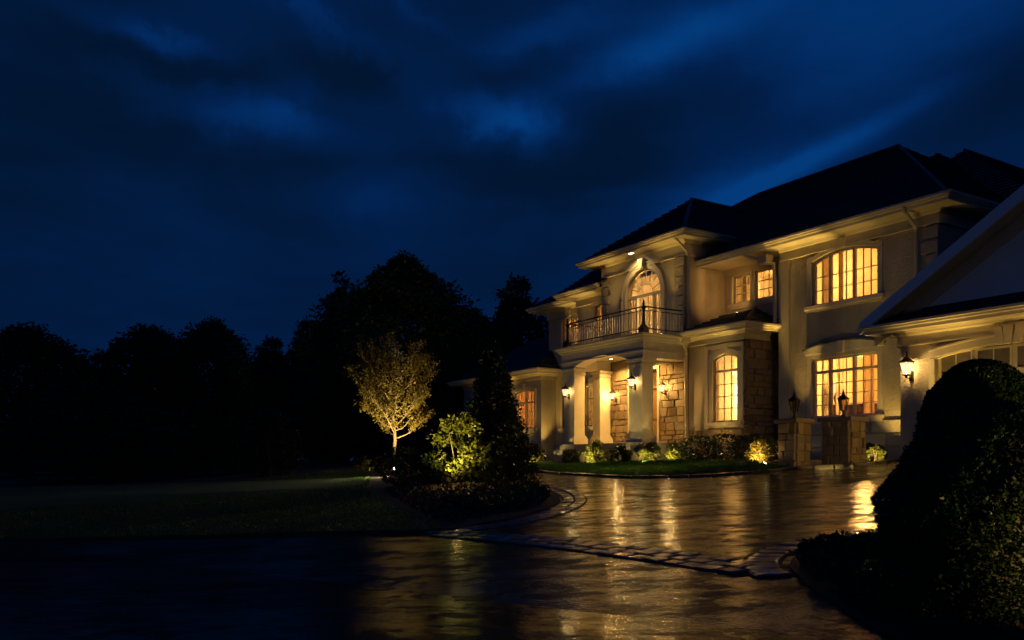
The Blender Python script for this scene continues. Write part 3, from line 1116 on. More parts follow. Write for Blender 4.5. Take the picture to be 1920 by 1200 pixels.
# the round-headed balcony door under the tower roof
cs, hw = (-21.63 - 19.94) / 2, (21.63 - 19.94) / 2
zsp, z0 = 6.46, 4.92
tt = 17.9
N = 24
arc = lambda r, k: (cs + r * math.cos(math.pi - math.pi * k / N), zsp + r * math.sin(math.pi * k / N))
F = H()
fw = .06
F.strip([arc(hw - fw, k) for k in range(N + 1)], [arc(hw + .004, k) for k in range(N + 1)], tt + .06, tt + .15)
F.box(cs - hw, cs - hw + fw, tt + .06, tt + .15, z0, zsp).box(cs + hw - fw, cs + hw, tt + .06, tt + .15, z0, zsp)
F.box(cs - hw + fw, cs + hw - fw, tt + .04, tt + .15, zsp - .05, zsp + .04).box(cs - hw + fw, cs + hw - fw, tt + .06, tt + .15, z0, z0 + .09)
for x in (cs - .42, cs + .42):
    F.box(x - .04, x + .04, tt + .05, tt + .148, z0 + .09, zsp - .05)
arched = part(F, 'window', TRIM, label='round-headed balcony window with fan light')
# fill the square corners of the opening
S = H()
for sgn in (-1, 1):
    lo, hi = [], []
    for k in range(N // 2 + 1):
        a = math.pi / 2 * k / (N // 2)
        lo.append((cs + sgn * hw * math.cos(a), zsp + hw * math.sin(a)))
        hi.append((cs + sgn * hw * math.cos(a), zsp + hw + .01))
    if sgn > 0:
        lo.reverse()
        hi.reverse()
    S.strip(lo, hi, tt - .002, tt + .21)
part(S, 'spandrel', SMOOTH)
M = H()
ri = .36
M.strip([arc(ri - .012, k) for k in range(N + 1)], [arc(ri + .012, k) for k in range(N + 1)], tt + .09, tt + .115)
for k in range(1, 8):
    a = math.pi * k / 8
    c_, s_ = math.cos(a), math.sin(a)
    p0, p1 = (cs + (ri if k % 1 == 0 else .05) * c_, zsp + .02 + ri * s_), (cs + (hw - fw) * c_, zsp + (hw - fw) * s_)
    dx, dz = -s_ * .011, c_ * .011
    M.prism([(p0[0] - dx, p0[1] - dz), (p0[0] + dx, p0[1] + dz), (p1[0] + dx, p1[1] + dz), (p1[0] - dx, p1[1] - dz)][::-1], tt + .092, tt + .113)
part(M, 'muntin_grid', TRIM, arched)
for k in range(8):
    a0_, a1_ = math.pi - math.pi * k / 8, math.pi - math.pi * (k + 1) / 8
    an = [a0_ + (a1_ - a0_) * u / 3 for u in range(4)]
    part(H().prism([(cs + ri * math.cos(a), zsp + .04 + ri * math.sin(a) * .9) for a in an] + [(cs + (hw - fw) * math.cos(a), zsp + .04 + (hw - fw - .04) * math.sin(a)) for a in reversed(an)], tt + .100, tt + .105), 'pane', GLASS, arched)
part(H().prism([(cs + ri * math.cos(math.pi * k / 12), zsp + .04 + ri * .9 * math.sin(math.pi * k / 12)) for k in range(13)], tt + .1005, tt + .1055), 'pane', GLASS, arched)
M2 = H()
for a, b_, n in [(cs - hw + fw, cs - .46, 2), (cs - .38, cs + .38, 3), (cs + .46, cs + hw - fw, 2)]:
    cw = (b_ - a) / n
    rh = (zsp - .05 - z0 - .09) / 3
    for k in range(1, n):
        M2.box(a + cw * k - .011, a + cw * k + .011, tt + .09, tt + .115, z0 + .09, zsp - .05)
    for r in range(1, 3):
        M2.box(a, b_, tt + .091, tt + .114, z0 + .09 + rh * r - .011, z0 + .09 + rh * r + .011)
    for k in range(n):
        for r in range(3):
            q = z0 + .09 + rh * r
            part(H().box(a + cw * k, a + cw * (k + 1), tt + .1, tt + .106, q, q + rh), 'pane', GLASS, arched)
part(M2, 'muntin_grid', TRIM, arched)
C = H()
C.strip([arc(hw + .004, k) for k in range(N + 1)], [arc(hw + .17, k) for k in range(N + 1)], tt - .05, tt + .02)
C.strip([arc(hw + .17, k) for k in range(N + 1)], [arc(hw + .21, k) for k in range(N + 1)], tt - .075, tt + .01)
for sg in (-1, 1):
    a, b_ = sorted((cs + sg * (hw + .004), cs + sg * (hw + .17)))
    C.box(a, b_, tt - .05, tt + .14, z0, zsp)
    a, b_ = sorted((cs + sg * (hw + .17), cs + sg * (hw + .21)))
    C.box(a, b_, tt - .075, tt + .01, z0, zsp - .05)
part(C, 'casing', TRIM, arched)
part(H().prism([(cs - .075, zsp + hw + .01), (cs + .075, zsp + hw + .01), (cs + .13, zsp + hw + .30), (cs - .13, zsp + hw + .30)], tt - .16, tt - .0), 'keystone', TRIM, arched)

# --- rooms behind the windows
room(-16.1, -11.8, 19.23, 23.2, FL2, 7.0, ROOMW, 140, [(-14.75, 20.5, 6.05), (-12.9, 21.2, 6.3)])
room(-16.1, -11.8, 19.23, 23.6, FL1, 4.5, ROOMB, 370, [(-14.95, 20.9, 3.6), (-13.6, 22.4, 4.1)], (1, .52, .14))
room(-18.85, -16.22, 19.83, 23.0, FL2, 7.0, ROOMW, 230, [(-17.2, 20.6, 6.5)])
room(-19.7, -16.9, 18.28, 22.5, FL1, 4.6, ROOMW, 1150, [(-18.35, 20.6, 3.25)], (1, .60, .20))
room(-22.7, -19.15, 18.13, 22.0, FL2, 7.6, ROOMW, 380, [(-20.9, 19.3, 6.7), (-20.5, 19.6, 5.9)], (1, .60, .20))
room(-27.5, -24.95, 19.23, 22.5, FL2, 7.0, ROOMW, 300, [(-26.3, 21, 6.3)])
room(-27.5, -24.95, 19.23, 22.5, FL1, 4.5, ROOMW, 320, [(-26.3, 21, 3.8)], (1, .60, .20))
room(-24.7, -22.95, 18.53, 22.5, FL1, 4.5, ROOMW, 280, [(-24, 20.6, 3.8)], (1, .60, .20))
room(-24.7, -22.95, 18.53, 22.5, FL2, 7.0, ROOMW, 220, [(-24, 20.6, 6.3)])
room(-33.2, -27.6, 18.53, 22.5, FL1, 4.4, ROOMR, 300, [(-28.8, 20.9, 3.5), (-31.5, 20.9, 3.5)], (1, .5, .16))
# curtains
for a, b_ in ((-15.10, -14.80), (-14.52, -14.42), (-13.38, -13.14)):
    curtain(a, b_, 19.36, 5.05, 6.75, CURT, w_up, 3)
curtain(-15.05, -13.15, 19.62, 5.0, 6.9, SHEER, w_up, 7, .012)
for a, b_, mm in ((-15.12, -14.86, CURT), (-14.66, -14.40, CURT), (-13.80, -13.50, CURTB), (-13.40, -13.14, CURT)):
    curtain(a, b_, 19.38, 1.9, 3.95, mm, w_lo, 3)
curtain(-18.5, -18.25, 19.95, 5.4, 6.95, CURT, w_r1, 3)
curtain(-17.15, -16.98, 19.95, 5.4, 6.95, CURT, w_r2, 3)
for a, b_ in ((-21.55, -21.15), (-20.35, -19.98)):
    curtain(a, b_, 18.25, 4.9, 7.0, CURT, arched, 4)
curtain(-26.8, -26.5, 19.4, 5.3, 6.8, CURT, w_lu, 3)
curtain(-26.1, -25.8, 19.4, 2.0, 4.0, CURT, w_ll, 3)
for x in (-29.0, -28.4, -28.0):
    curtain(x, x + .22, 18.75, 2.0, 4.1, CURT, w_o1, 3)

# --- porch: slab, steps, piers, arched entablature, balcony
part(H().box(-23.05, -18.70, 15.95, 17.95, 1.0, FL1), 'porch_floor', SLABM)
for k in range(2):
    part(H().box(-22.05, -19.95, 15.6 - .35 * k, 15.949 - .35 * k, .95, FL1 - .17 * (k + 1)), 'step', SLABM)
FP = dict(t0=16.22, t1=16.66)


def pier(s0, s1, t0, t1, z0, z1):
    P = part(H().box(s0, s1, t0, t1, z0 + .30, z1 - .20), 'pier', TRIM)
    rect = [(s0, t0), (s1, t0), (s1, t1), (s0, t1)]

    def band(d, a, b_):
        return H().box(s0 - d, s1 + d, t0 - d, t1 + d, a, b_)
    base = band(.075, z0, z0 + .20)
    base.o = HO
    B = H()
    for d, a, b_ in ((.075, z0, z0 + .20), (.05, z0 + .20, z0 + .25), (.025, z0 + .25, z0 + .30)):
        B.box(s0 - d, s1 + d, t0 - d, t1 + d, a, b_)
    part(B, 'pier_base', TRIM, P)
    B = H()
    for d, a, b_ in ((.025, z1 - .20, z1 - .15), (.012, z1 - .15, z1 - .09), (.05, z1 - .09, z1 - .05), (.075, z1 - .05, z1)):
        B.box(s0 - d, s1 + d, t0 - d, t1 + d, a, b_)
    part(B, 'pier_capital', TRIM, P)
    return P


ZP = 4.14
pier(-19.52, -18.92, 16.24, 16.66, FL1, ZP)
pier(-22.86, -22.28, 16.24, 16.66, FL1, ZP)
pier(-22.84, -22.44, 17.42, 17.86, FL1, ZP)
# beam on three sides with an arched underside at the front
E = H()
xs = [-22.94 + (4.10) * k / 28 for k in range(29)]
a0_, a1_ = -22.28, -19.52
und = lambda x: ZP + .002 + (.26 * (1 - ((x - (a0_ + a1_) / 2) / ((a1_ - a0_) / 2)) ** 2) if a0_ < x < a1_ else 0)
E.strip([(x, und(x)) for x in xs], [(x, 4.60) for x in xs], 16.20, 16.64)
E.box(-19.28, -18.84, 16.641, 17.92, ZP + .004, 4.60).box(-22.94, -22.5, 16.641, 17.92, ZP + .004, 4.60)
ent = part(E, 'porch_beam', TRIM)
cp = [(-22.94, 18.25), (-22.94, 16.20), (-18.84, 16.20), (-18.84, 17.95)]
part(H().sweep(cp, [(-.05, 4.58), (.02, 4.58), (.02, 4.62), (.05, 4.64), (.06, 4.68), (.12, 4.72), (.13, 4.76), (.19, 4.79), (.19, 4.84), (-.05, 4.84)]), 'cornice', TRIM, ent)
part(H().sweep(cp, [(-.01, 4.33), (.03, 4.33), (.03, 4.37), (-.01, 4.37)]), 'beam_bead', TRIM, ent)
part(H().box(-22.93, -18.85, 16.21, 17.9, 4.845, 4.875), 'balcony_floor', SLABM)
part(H().box(-22.5, -19.28, 16.645, 17.945, 4.46, 4.50), 'porch_ceiling', TRIM)
# front door with transom
D0, D1 = -21.45, -20.10
dr = part(H().box(D0, D0 + .07, 17.99, 18.12, FL1, 4.0).box(D1 - .07, D1, 17.99, 18.12, FL1, 4.0).box(D0 + .07, D1 - .07, 17.99, 18.12, 3.42, 3.50).box(D0 + .07, D1 - .07, 17.99, 18.12, 3.93, 4.0), 'front_door', DOORW)
dm = (D0 + D1) / 2
for a, b_ in ((D0 + .075, dm - .005), (dm + .005, D1 - .075)):
    lf = part(H().box(a, b_, 18.03, 18.09, FL1 + .01, 3.415), 'door_leaf', DOORW, dr)
    part(H().box(a + .09, b_ - .09, 18.01, 18.029, FL1 + .2, 2.3), 'door_panel', DOORW, dr)
    part(H().box(a + .09, b_ - .09, 18.01, 18.029, 2.45, 3.28), 'door_panel', DOORW, dr)
part(H().box(dm - .06, dm - .03, 17.97, 18.028, 2.45, 2.85).box(dm + .03, dm + .06, 17.97, 18.028, 2.45, 2.85), 'handle', BRONZE, dr)
part(H().box(D0 + .07, D1 - .07, 18.05, 18.056, 3.50, 3.93), 'pane', GLASS, dr)
part(H().box(D0 - .08, D0, 17.86, 18.0, FL1, 4.02).box(D1, D1 + .08, 17.86, 18.0, FL1, 4.02).box(D0 - .08, D1 + .08, 17.86, 18.0, 4.021, 4.12), 'casing', TRIM, dr)
room(-21.8, -19.9, 18.18, 20.0, FL1, 4.4, ROOMB, 40, [(-20.9, 19.2, 3.9)])

# balcony railing
RT, RB = 5.66, 5.02
rail = part(H().tube([(-22.80, 17.88, RT), (-22.80, 16.34, RT), (-18.97, 16.34, RT), (-18.97, 17.88, RT)], .022, 6).tube([(-22.80, 17.88, RT - .11), (-22.80, 16.34, RT - .11), (-18.97, 16.34, RT - .11), (-18.97, 17.88, RT - .11)], .014, 6)
            .tube([(-22.80, 17.88, RB), (-22.80, 16.34, RB), (-18.97, 16.34, RB), (-18.97, 17.88, RB)], .018, 6), 'balcony_railing', BRONZE, label='iron balcony railing, balusters pale as if lit')
bal = MB().lathe([(.013, RB), (.013, RB + .2), (.020, RB + .24), (.014, RB + .28), (.012, RT - .11)], n=6).mesh('baluster', RAILM)
spots = [(-22.80 + .118 * k, 16.34) for k in range(1, 33) if -22.80 + .118 * k < -19.05] + [(-18.97, 16.34 + .118 * k) for k in range(1, 13)] + [(-22.80, 16.34 + .118 * k) for k in range(1, 13)]
for x, y in spots:
    o = bpy.data.objects.new('baluster', bal)
    o.location = (x - HO[0], y - HO[1], -HO[2])
    finish(o, parent=rail)
for (x, y) in ((-18.97, 16.34), (-22.80, 16.34)):
    P = H().box(x - .11, x + .11, y - .11, y + .11, 4.876, 5.04).box(x - .075, x + .075, y - .075, y + .075, 5.04, 5.10)
    P.lathe([(.06, 5.10), (.045, 5.2), (.04, 5.55), (.06, 5.60), (.075, 5.63), (.05, 5.67), (.03, 5.70), (.045, 5.74), (.03, 5.79), (.006, 5.86)], (x, y), 10)
    part(P, 'railing_post', IRON, rail, smooth=False)

# --- garage
door0, door1 = -10.40, -7.30
gw = wall('wall', -11.2, -1.0, G0 - .05, 4.30, 17.0, [(door0, door1, G0 - .04, 3.46), (-5.2, -2.1, G0 - .04, 3.46)], STUCCO)
part(H().prism([(-11.55, 4.30), (-1.05, 4.30), (-6.3, 7.18)], 17.0, 17.22), 'gable_wall', GABLE)
part(H().box(-11.2, -10.98, 17.23, 25.4, G0, 4.0).box(-1.3, -1.0, 17.23, 25.4, G0, 4.0).box(-10.97, -1.31, 25.2, 25.4, G0, 4.0), 'wall', SMOOTH)
for sg in (-1, 1):
    a = (-6.3 + sg * 5.50, 3.93)
    b_ = (-6.3, 3.93 + 5.50 * .602)
    q = [a, b_] if sg < 0 else [b_, a]
    part(H().strip([(x, z_ - .02) for x, z_ in q], [(x, z_ + .24) for x, z_ in q], 16.40, 16.46), 'rake_board', WHITE)
    part(H().strip([(x, z_ + .06) for x, z_ in q], [(x, z_ + .09) for x, z_ in q], 16.461, 17.0), 'rake_soffit', TRIM)
    part(H().strip([(x, z_ - .26) for x, z_ in q], [(x, z_ + .0) for x, z_ in q], 16.95, 17.01), 'rake_frieze', TRIM)
for d0, d1 in ((door0, door1), (-5.2, -2.1)):
    c = (d0 + d1) / 2
    hwid = (d1 - d0) / 2
    gd = part(H().box(d0, d1, 17.13, 17.17, G0 - .03, 3.45), 'garage_door', GARD)
    n = 4
    pw = (d1 - d0) / n
    for i in range(n):
        for r in range(4):
            z_a = G0 + .06 + r * .585
            x_a, x_b = d0 + pw * i + .07, d0 + pw * (i + 1) - .07
            if r < 3:
                part(H().box(x_a, x_b, 17.112, 17.13, z_a, z_a + .46), 'door_panel', GARD, gd)
            else:
                part(H().box(x_a, x_b, 17.118, 17.128, z_a + .03, z_a + .44), 'pane', FROST, gd)
                part(H().box(x_a - .03, x_b + .03, 17.10, 17.129, z_a - .01, z_a + .03).box(x_a - .03, x_b + .03, 17.10, 17.129, z_a + .44, z_a + .48).box(x_a - .03, x_a, 17.101, 17.129, z_a + .03, z_a + .44).box(x_b, x_b + .03, 17.101, 17.129, z_a + .03, z_a + .44).box((x_a + x_b) / 2 - .012, (x_a + x_b) / 2 + .012, 17.105, 17.1285, z_a + .03, z_a + .44), 'pane_frame', GARD, gd)
    xs = [d0 - .02 + (d1 - d0 + .04) * k / 20 for k in range(21)]
    ar = lambda x: 3.26 + .17 * (1 - ((x - c) / (hwid + .02)) ** 2)
    T = H().strip([(x, ar(x)) for x in xs], [(x, 3.48) for x in xs], 16.995, 17.10)
    part(T, 'arch_infill', STUCCO, gd)
    T = H()
    xs = [d0 - .12 + (d1 - d0 + .24) * k / 20 for k in range(21)]
    ar2 = lambda x: 3.27 + .17 * (1 - ((x - c) / (hwid + .12)) ** 2)
    T.strip([(x, ar2(x)) for x in xs], [(x, ar2(x) + .15) for x in xs], 16.955, 17.0)
    T.strip([(x, ar2(x) + .15) for x in xs], [(x, ar2(x) + .19) for x in xs], 16.93, 17.0)
    T.box(d0 - .12, d0, 16.957, 17.1, G0, 3.27).box(d1, d1 + .12, 16.957, 17.1, G0, 3.27)
    part(T, 'casing', TRIM, gd)
    for dx in (-.17, 0, .17):
        part(H().prism([(c + dx * .85 - .062, 3.41), (c + dx * .85 + .062, 3.41), (c + dx * 1.35 + .095, 3.76), (c + dx * 1.35 - .095, 3.76)], 16.88 if dx == 0 else 16.905, 16.999), 'keystone', TRIM, gd)


# ------------------------------------------------------------------ lamps on the house
def wall_lantern(s, t, z, scale, label, power, group, side=0):
    """a tapered four-sided lantern on a scrolled bracket; z is the middle of the glass"""
    base = W3(s, t, z)
    T = thing('wall_lantern', base, label, 'wall lamp', group, rotz=YAW)
    k = scale
    d = -.20 * k                       # centre of the body in front of the wall
    top, bot = .14 * k, -.14 * k
    rt, rb = .105 * k, .062 * k
    ct = [(-rt, -rt), (rt, -rt), (rt, rt), (-rt, rt)]
    cb = [(-rb, -rb), (rb, -rb), (rb, rb), (-rb, rb)]
    for i in range(4):
        j = (i + 1) % 4
        MB().add([(cb[i][0], cb[i][1] + d, bot), (cb[j][0], cb[j][1] + d, bot), (ct[j][0], ct[j][1] + d, top), (ct[i][0], ct[i][1] + d, top)], [(0, 1, 2, 3)]).build('glass_pane', LGLASS, T)
    F = MB()
    for i in range(4):
        j = (i + 1) % 4
        F.tube([(cb[i][0], cb[i][1] + d, bot), (ct[i][0], ct[i][1] + d, top)], .009 * k, 4)
        F.tube([(cb[i][0], cb[i][1] + d, bot), (cb[j][0], cb[j][1] + d, bot)], .012 * k, 4)
        F.tube([(ct[i][0], ct[i][1] + d, top), (ct[j][0], ct[j][1] + d, top)], .011 * k, 4)
    F.build('lantern_frame', BRONZE, T)
    MB().lathe([(rt * 1.62, top - .005 * k), (rt * 1.62, top + .012 * k), (rt * 1.1, top + .05 * k), (rt * .62, top + .10 * k), (rt * .28, top + .125 * k), (.0 + rt * .2, top + .15 * k)], (0, d), 4, math.pi / 4).build('lantern_roof', BRONZE, T)
    MB().lathe([(.012 * k, top + .14 * k), (.03 * k, top + .165 * k), (.014 * k, top + .185 * k), (.022 * k, top + .205 * k), (.004 * k, top + .26 * k)], (0, d), 8).build('finial', BRONZE, T)
    B = MB()
    B.lathe([(.015 * k, bot - .075 * k), (.03 * k, bot - .055 * k), (.022 * k, bot - .03 * k), (rb * 1.1, bot - .012 * k), (rb * 1.1, bot)], (0, d), 8)
    pts = [(0, d, bot - .045 * k)]
    for i in range(9):
        a = i / 8
        pts.append((0, d * (1 - a) - .012 * k, bot - .045 * k - .055 * k * math.sin(math.pi * a) + .06 * k * a))
    B.tube(pts, .013 * k, 6)
    B.build('bracket_arm', BRONZE, T)
    MB().box(-.045 * k, .045 * k, -.03 * k, -.001, bot - .13 * k, bot + .10 * k).box(-.03 * k, .03 * k, -.045 * k, -.03 * k, bot - .09 * k, bot + .06 * k).build('wall_plate', BRONZE, T)
    MB().lathe([(.004, -.135 * k), (.012 * k, -.11 * k), (.013 * k, -.07 * k), (.004, -.045 * k)], (0, d), 8).build('bulb', BULB, T, smooth=True)
    ld = bpy.data.lights.new('lantern_light', 'POINT')
    ld.energy = power
    ld.color = (1, .62, .20)
    ld.shadow_soft_size = .05 * k
    lo = bpy.data.objects.new('lantern_light', ld)
    lo.location = (0, d, .035 * k)
    finish(lo, parent=T)
    return T


LG = 'lit wall lanterns of the house'
wall_lantern(-10.93, 17.0, 3.10, .96, 'large lit lantern on the garage wall left of the garage door', 36, LG)
wall_lantern(-19.22, 16.24, 3.42, .80, 'lit lantern on the front of the right porch pier', 15, LG)
wall_lantern(-22.57, 16.24, 3.36, .80, 'lit lantern on the front of the left porch pier', 15, LG)
wall_lantern(-22.15, 17.86, 3.28, .76, 'lit lantern on the stone wall to the left of the front door', 55, LG)
wall_lantern(-19.70, 17.86, 3.36, .76, 'lit lantern on the stone wall to the right of the front door', 55, LG)


def spot(loc, target, power, ang, blend, parent=None, col=(1, .64, .22), size=.04):
    ld = bpy.data.lights.new('spot_light', 'SPOT')
    ld.energy = power
    ld.spot_size = math.radians(ang)
    ld.spot_blend = blend
    ld.color = col
    ld.shadow_soft_size = size
    o = bpy.data.objects.new('spot_light', ld)
    o.location = loc
    d = Vector(target) - Vector(loc)
    o.rotation_euler = d.to_track_quat('-Z', 'Y').to_euler()
    return finish(o)


def attach(light, T):
    M = light.matrix_basis.copy()
    light.parent = T
    light.matrix_parent_inverse = (Matrix.Translation(T.location) @ T.rotation_euler.to_matrix().to_4x4()).inverted()


# recessed soffit lamp over the balcony window
dl = thing('soffit_lamp', W3(-20.95, 17.52, 7.80), 'small square recessed lamp in the soffit above the balcony window', 'lamp', rotz=YAW)
MB().box(-.11, .11, -.07, .07, -.022, -.001).build('lamp_frame', TRIM, dl)
MB().box(-.085, .085, -.05, .05, -.027, -.0221).build('lens', DOWNG, dl)
attach(spot(W3(-20.95, 17.52, 7.75), W3(-20.9, 17.5, 5.5), 60, 150, .8), dl)
attach(spot(W3(-20.95, 17.44, 7.74), W3(-16.6, 14.3, .95), 1700, 36, 1.0, col=(1, .84, .45)), dl)  # second beam, added to light the crescent lawn
# two recessed lamps in the porch ceiling
for i, s in enumerate((-21.7, -20.1)):
    pl_ = thing('porch_lamp', W3(s, 17.3, 4.458), ('left' if i == 0 else 'right') + ' of the two round recessed lamps in the porch ceiling', 'lamp', 'recessed lamps in the porch ceiling', rotz=YAW)
    MB().lathe([(.075, -.012), (.075, .0)], n=16).build('lamp_frame', TRIM, pl_)
    MB().lathe([(.05, -.016), (.05, -.0121)], n=16).build('lens', DOWNG, pl_)
    attach(spot(W3(s, 17.3, 4.43), W3(s, 17.45, 1.6), 420, 145, .8, col=(1, .58, .15)), pl_)


def uplight(s, t, z_up, target, power, label, ang=75, blend=.7, world=None, group='landscape uplights among the plants', col=(1, .64, .2), tilt=None):
    """a small bullet lamp on a stake"""
    x, y = world if world else W3(s, t)[:2]
    base = Vector((x, y, gz(x, y)))
    T = thing('landscape_uplight', base, label, 'garden light', group)
    head = base + Vector((0, 0, z_up))
    d = (Vector(target) - head).normalized()
    MB().tube([(0, 0, -.05), (0, 0, z_up - .03)], .012, 6).build('stake', BRONZE, T)
    h0, h1 = Vector((0, 0, z_up)) - d * .07, Vector((0, 0, z_up)) + d * .07
    MB().tube([h0, h0.lerp(h1, .3), h1], [.025, .042, .045], 10).build('lamp_head', BRONZE, T)
    MB().tube([h1 - d * .004, h1 + d * .003], .038, 10).build('lens', SPOTG, T)
    L = spot(head + d * .085, target, power, ang, blend, col=col)
    attach(L, T)
    return T


UPC = (1, .62, .13)
for s_, t_, tz_, tt_, pw, an, lb in [  # the narrow uplights are added to brighten the eave soffits
        (-15.42, 18.50, 6.4, 18.93, 330, 30, 'uplight at the left foot of the main wing, washing the rough stucco'),
        (-16.0, 18.62, 7.0, 18.66, 1100, 15, 'added narrow uplight at the corner between stone bay and main wing'),
        (-15.0, 18.60, 7.0, 18.66, 1300, 17, 'added narrow uplight below the left edge of the wide windows'),
        (-13.6, 18.60, 7.0, 18.66, 240, 15, 'added narrow uplight below the right part of the wide windows'),
        (-24.2, 17.92, 7.0, 17.98, 900, 15, 'added narrow uplight below the projecting wall left of the portico'),
        (-25.9, 18.62, 7.0, 18.66, 700, 15, 'added narrow uplight below the left upper window'),
        (-17.3, 17.80, 4.8, 17.86, 420, 20, 'added narrow uplight in front of the stone bay window'),
        (-18.4, 17.80, 4.8, 17.86, 260, 20, 'added narrow uplight beside the porch corner'),
        (-29.5, 18.0, 4.5, 18.05, 300, 24, 'added narrow uplight below the window of the low wing'),
        (-10.2, 16.62, 3.9, 16.68, 240, 46, 'added narrow uplight right of the garage lantern'),
        (-7.0, 16.62, 3.9, 16.68, 300, 60, 'added narrow uplight at the far side of the garage door'),
        (-14.15, 18.30, 7.0, 18.62, 24, 60, 'uplight in the bed below the wide ground-floor window'),
        (-12.55, 18.45, 5.0, 18.95, 120, 88, 'uplight at the foot of the main wing beside the garage corner'),
        (-17.40, 17.40, 2.6, 18.05, 26, 88, 'uplight in the shrubs below the stone bay window'),
        (-23.75, 17.70, 7.0, 18.10, 170, 64, 'uplight left of the porch, washing the wall beside the portico'),
        (-26.95, 18.25, 7.0, 18.75, 150, 66, 'uplight at the left end of the two-storey wall'),
        (-30.4, 17.35, 4.3, 18.05, 60, 90, 'uplight below the low wing at the far left of the house'),
        (-28.2, 17.55, 4.3, 18.05, 50, 80, 'uplight between the low wing window and the two-storey wall'),
        (-9.6, 16.35, 3.9, 16.80, 75, 96, 'uplight at the left side of the garage door, behind the clipped boxwoods'),
        (-8.1, 16.35, 3.9, 16.80, 75, 96, 'uplight at the right side of the garage door, behind the clipped boxwoods')]:
    uplight(s_, t_, .10, W3(s_, tt_, tz_), pw, lb, an, .85, col=UPC)
# added spots across the drive that light the right faces of the stone pillars
uplight(-4.2, 14.05, .35, W3(-11.4, 15.7, 1.55), 620, 'added bullet spot across the drive aimed at the right stone pillar', 12, .5, col=UPC)
uplight(-4.2, 13.55, .35, W3(-11.95, 14.7, 1.50), 620, 'added bullet spot across the drive aimed at the left stone pillar', 11, .5, col=UPC)
uplight(-12.66, 14.30, .06, W3(-12.2, 14.5, 1.9), 7, 'uplight at the left foot of the left stone pillar', 100, .8, col=UPC)

uplight(0, 0, .20, W3(-7.5, 17.0, 5.6), 36, 'added garden flood at the far side of the near bed, turned to the garage gable', 70, .9, world=(6.4, 6.9), col=(1, .72, .36))  # flood added out of view to lift the dark gable
added_lawn_lamp = uplight(0, 0, .24, (-9.0, 19.0, .2), 170, 'added hidden lamp in the island bed turned to the left lawn', 110, 1.0, world=(-3.35, 24.4), col=(1, .82, .42))  # lamp added behind the shrubs to light the left lawn

# balcony floor lamps that light the tower wall and its soffit
for i, s in enumerate((-22.3, -19.35)):
    x, y, z = W3(s, 17.36, 4.876)
    bl = thing('balcony_uplight', (x, y, z), ('left' if i == 0 else 'right') + ' floor lamp standing on the balcony against the tower wall', 'lamp', 'floor lamps on the balcony')
    MB().lathe([(.05, 0), (.05, .02), (.035, .03), (.04, .10)], n=10).build('lamp_head', BRONZE, bl)
    MB().lathe([(.032, .1005), (.032, .104)], n=10).build('lens', SPOTG, bl)
    attach(spot((x, y, z + .13), W3(s, 17.50, 8.0), 210, 44, 1.0, col=UPC), bl)


x, y, z = W3(-17.6, 18.75, 5.40)  # roof lamp added to warm the side wall of the tower
rl_ = thing('added_roof_uplight', (x, y, z), 'small flood lamp added on the little roof over the stone bay', 'lamp')
MB().lathe([(.05, -.06), (.05, .02), (.035, .03), (.04, .09)], n=10).build('lamp_head', BRONZE, rl_)
MB().lathe([(.032, .0905), (.032, .094)], n=10).build('lens', SPOTG, rl_)
attach(spot((x, y, z + .12), W3(-18.9, 19.2, 6.7), 30, 120, .9, col=(1, .52, .14)), rl_)


# ------------------------------------------------------------------ plants
def leaf_arrays(P, Nn, size, asp=.55, out_w=.6, sd=.75, rng=RNG):
    n = len(P)
    a = Nn * out_w + rng.normal(0, sd, (n, 3))
    a /= np.linalg.norm(a, axis=1)[:, None] + 1e-9
    r = rng.normal(0, 1, (n, 3))
    b = np.cross(a, r)
    b /= np.linalg.norm(b, axis=1)[:, None] + 1e-9
    c = np.cross(a, b)
    L = (size * rng.uniform(.65, 1.3, n))[:, None]
    V = np.empty((n, 4, 3))
    V[:, 0] = P
    V[:, 1] = P + a * L * .5 + b * L * asp * .5 + c * L * .08
    V[:, 2] = P + a * L
    V[:, 3] = P + a * L * .5 - b * L * asp * .5 + c * L * .08
    return V.reshape(-1, 3), np.arange(4 * n).reshape(n, 4)


def sphere_dirs(n, rng=RNG):
    d = rng.normal(0, 1, (n, 3))
    return d / np.linalg.norm(d, axis=1)[:, None]


def clump_crown(env, n_clumps, per, cr, size, flat=.75, rng=RNG, **kw):
    """leaves gathered in clumps whose centres fill an envelope; env(n) -> (n,3) centres and outward directions"""
    C_, D_ = env(n_clumps)
    d = sphere_dirs(n_clumps * per, rng)
    rad = cr * rng.uniform(.55, 1.25, n_clumps)
    r = rng.uniform(.25, 1.0, n_clumps * per) ** .6
    off = d * (r * np.repeat(rad, per))[:, None]
    off[:, 2] *= flat
    P = np.repeat(C_, per, axis=0) + off
    return leaf_arrays(P, .5 * d + .5 * np.repeat(D_, per, axis=0), size, rng=rng, **kw)


def env_dome(h0, h1, rmax, power=2.0, widest=.35, rng=RNG):
    """rounded deciduous crown from h0 to h1, widest part way up"""
    def f(n):
        u = rng.random(n) ** .85
        prof = np.where(u < widest, .55 + .45 * np.sin(u / widest * 1.5708), np.cos(((u - widest) / (1 - widest)) * 1.5708) ** (1 / power))
        ang = rng.uniform(0, 6.283, n)
        lob = 1 + .13 * np.sin(ang * 3 + u * 5) + .09 * np.sin(ang * 7 + 2)
        r = rmax * prof * lob * np.sqrt(rng.uniform(.18, 1.0, n))
        P = np.column_stack((r * np.cos(ang), r * np.sin(ang), h0 + (h1 - h0) * u))
        D_ = np.column_stack((np.cos(ang), np.sin(ang), (u - .3) * 1.6))
        return P, D_ / np.linalg.norm(D_, axis=1)[:, None]
    return f


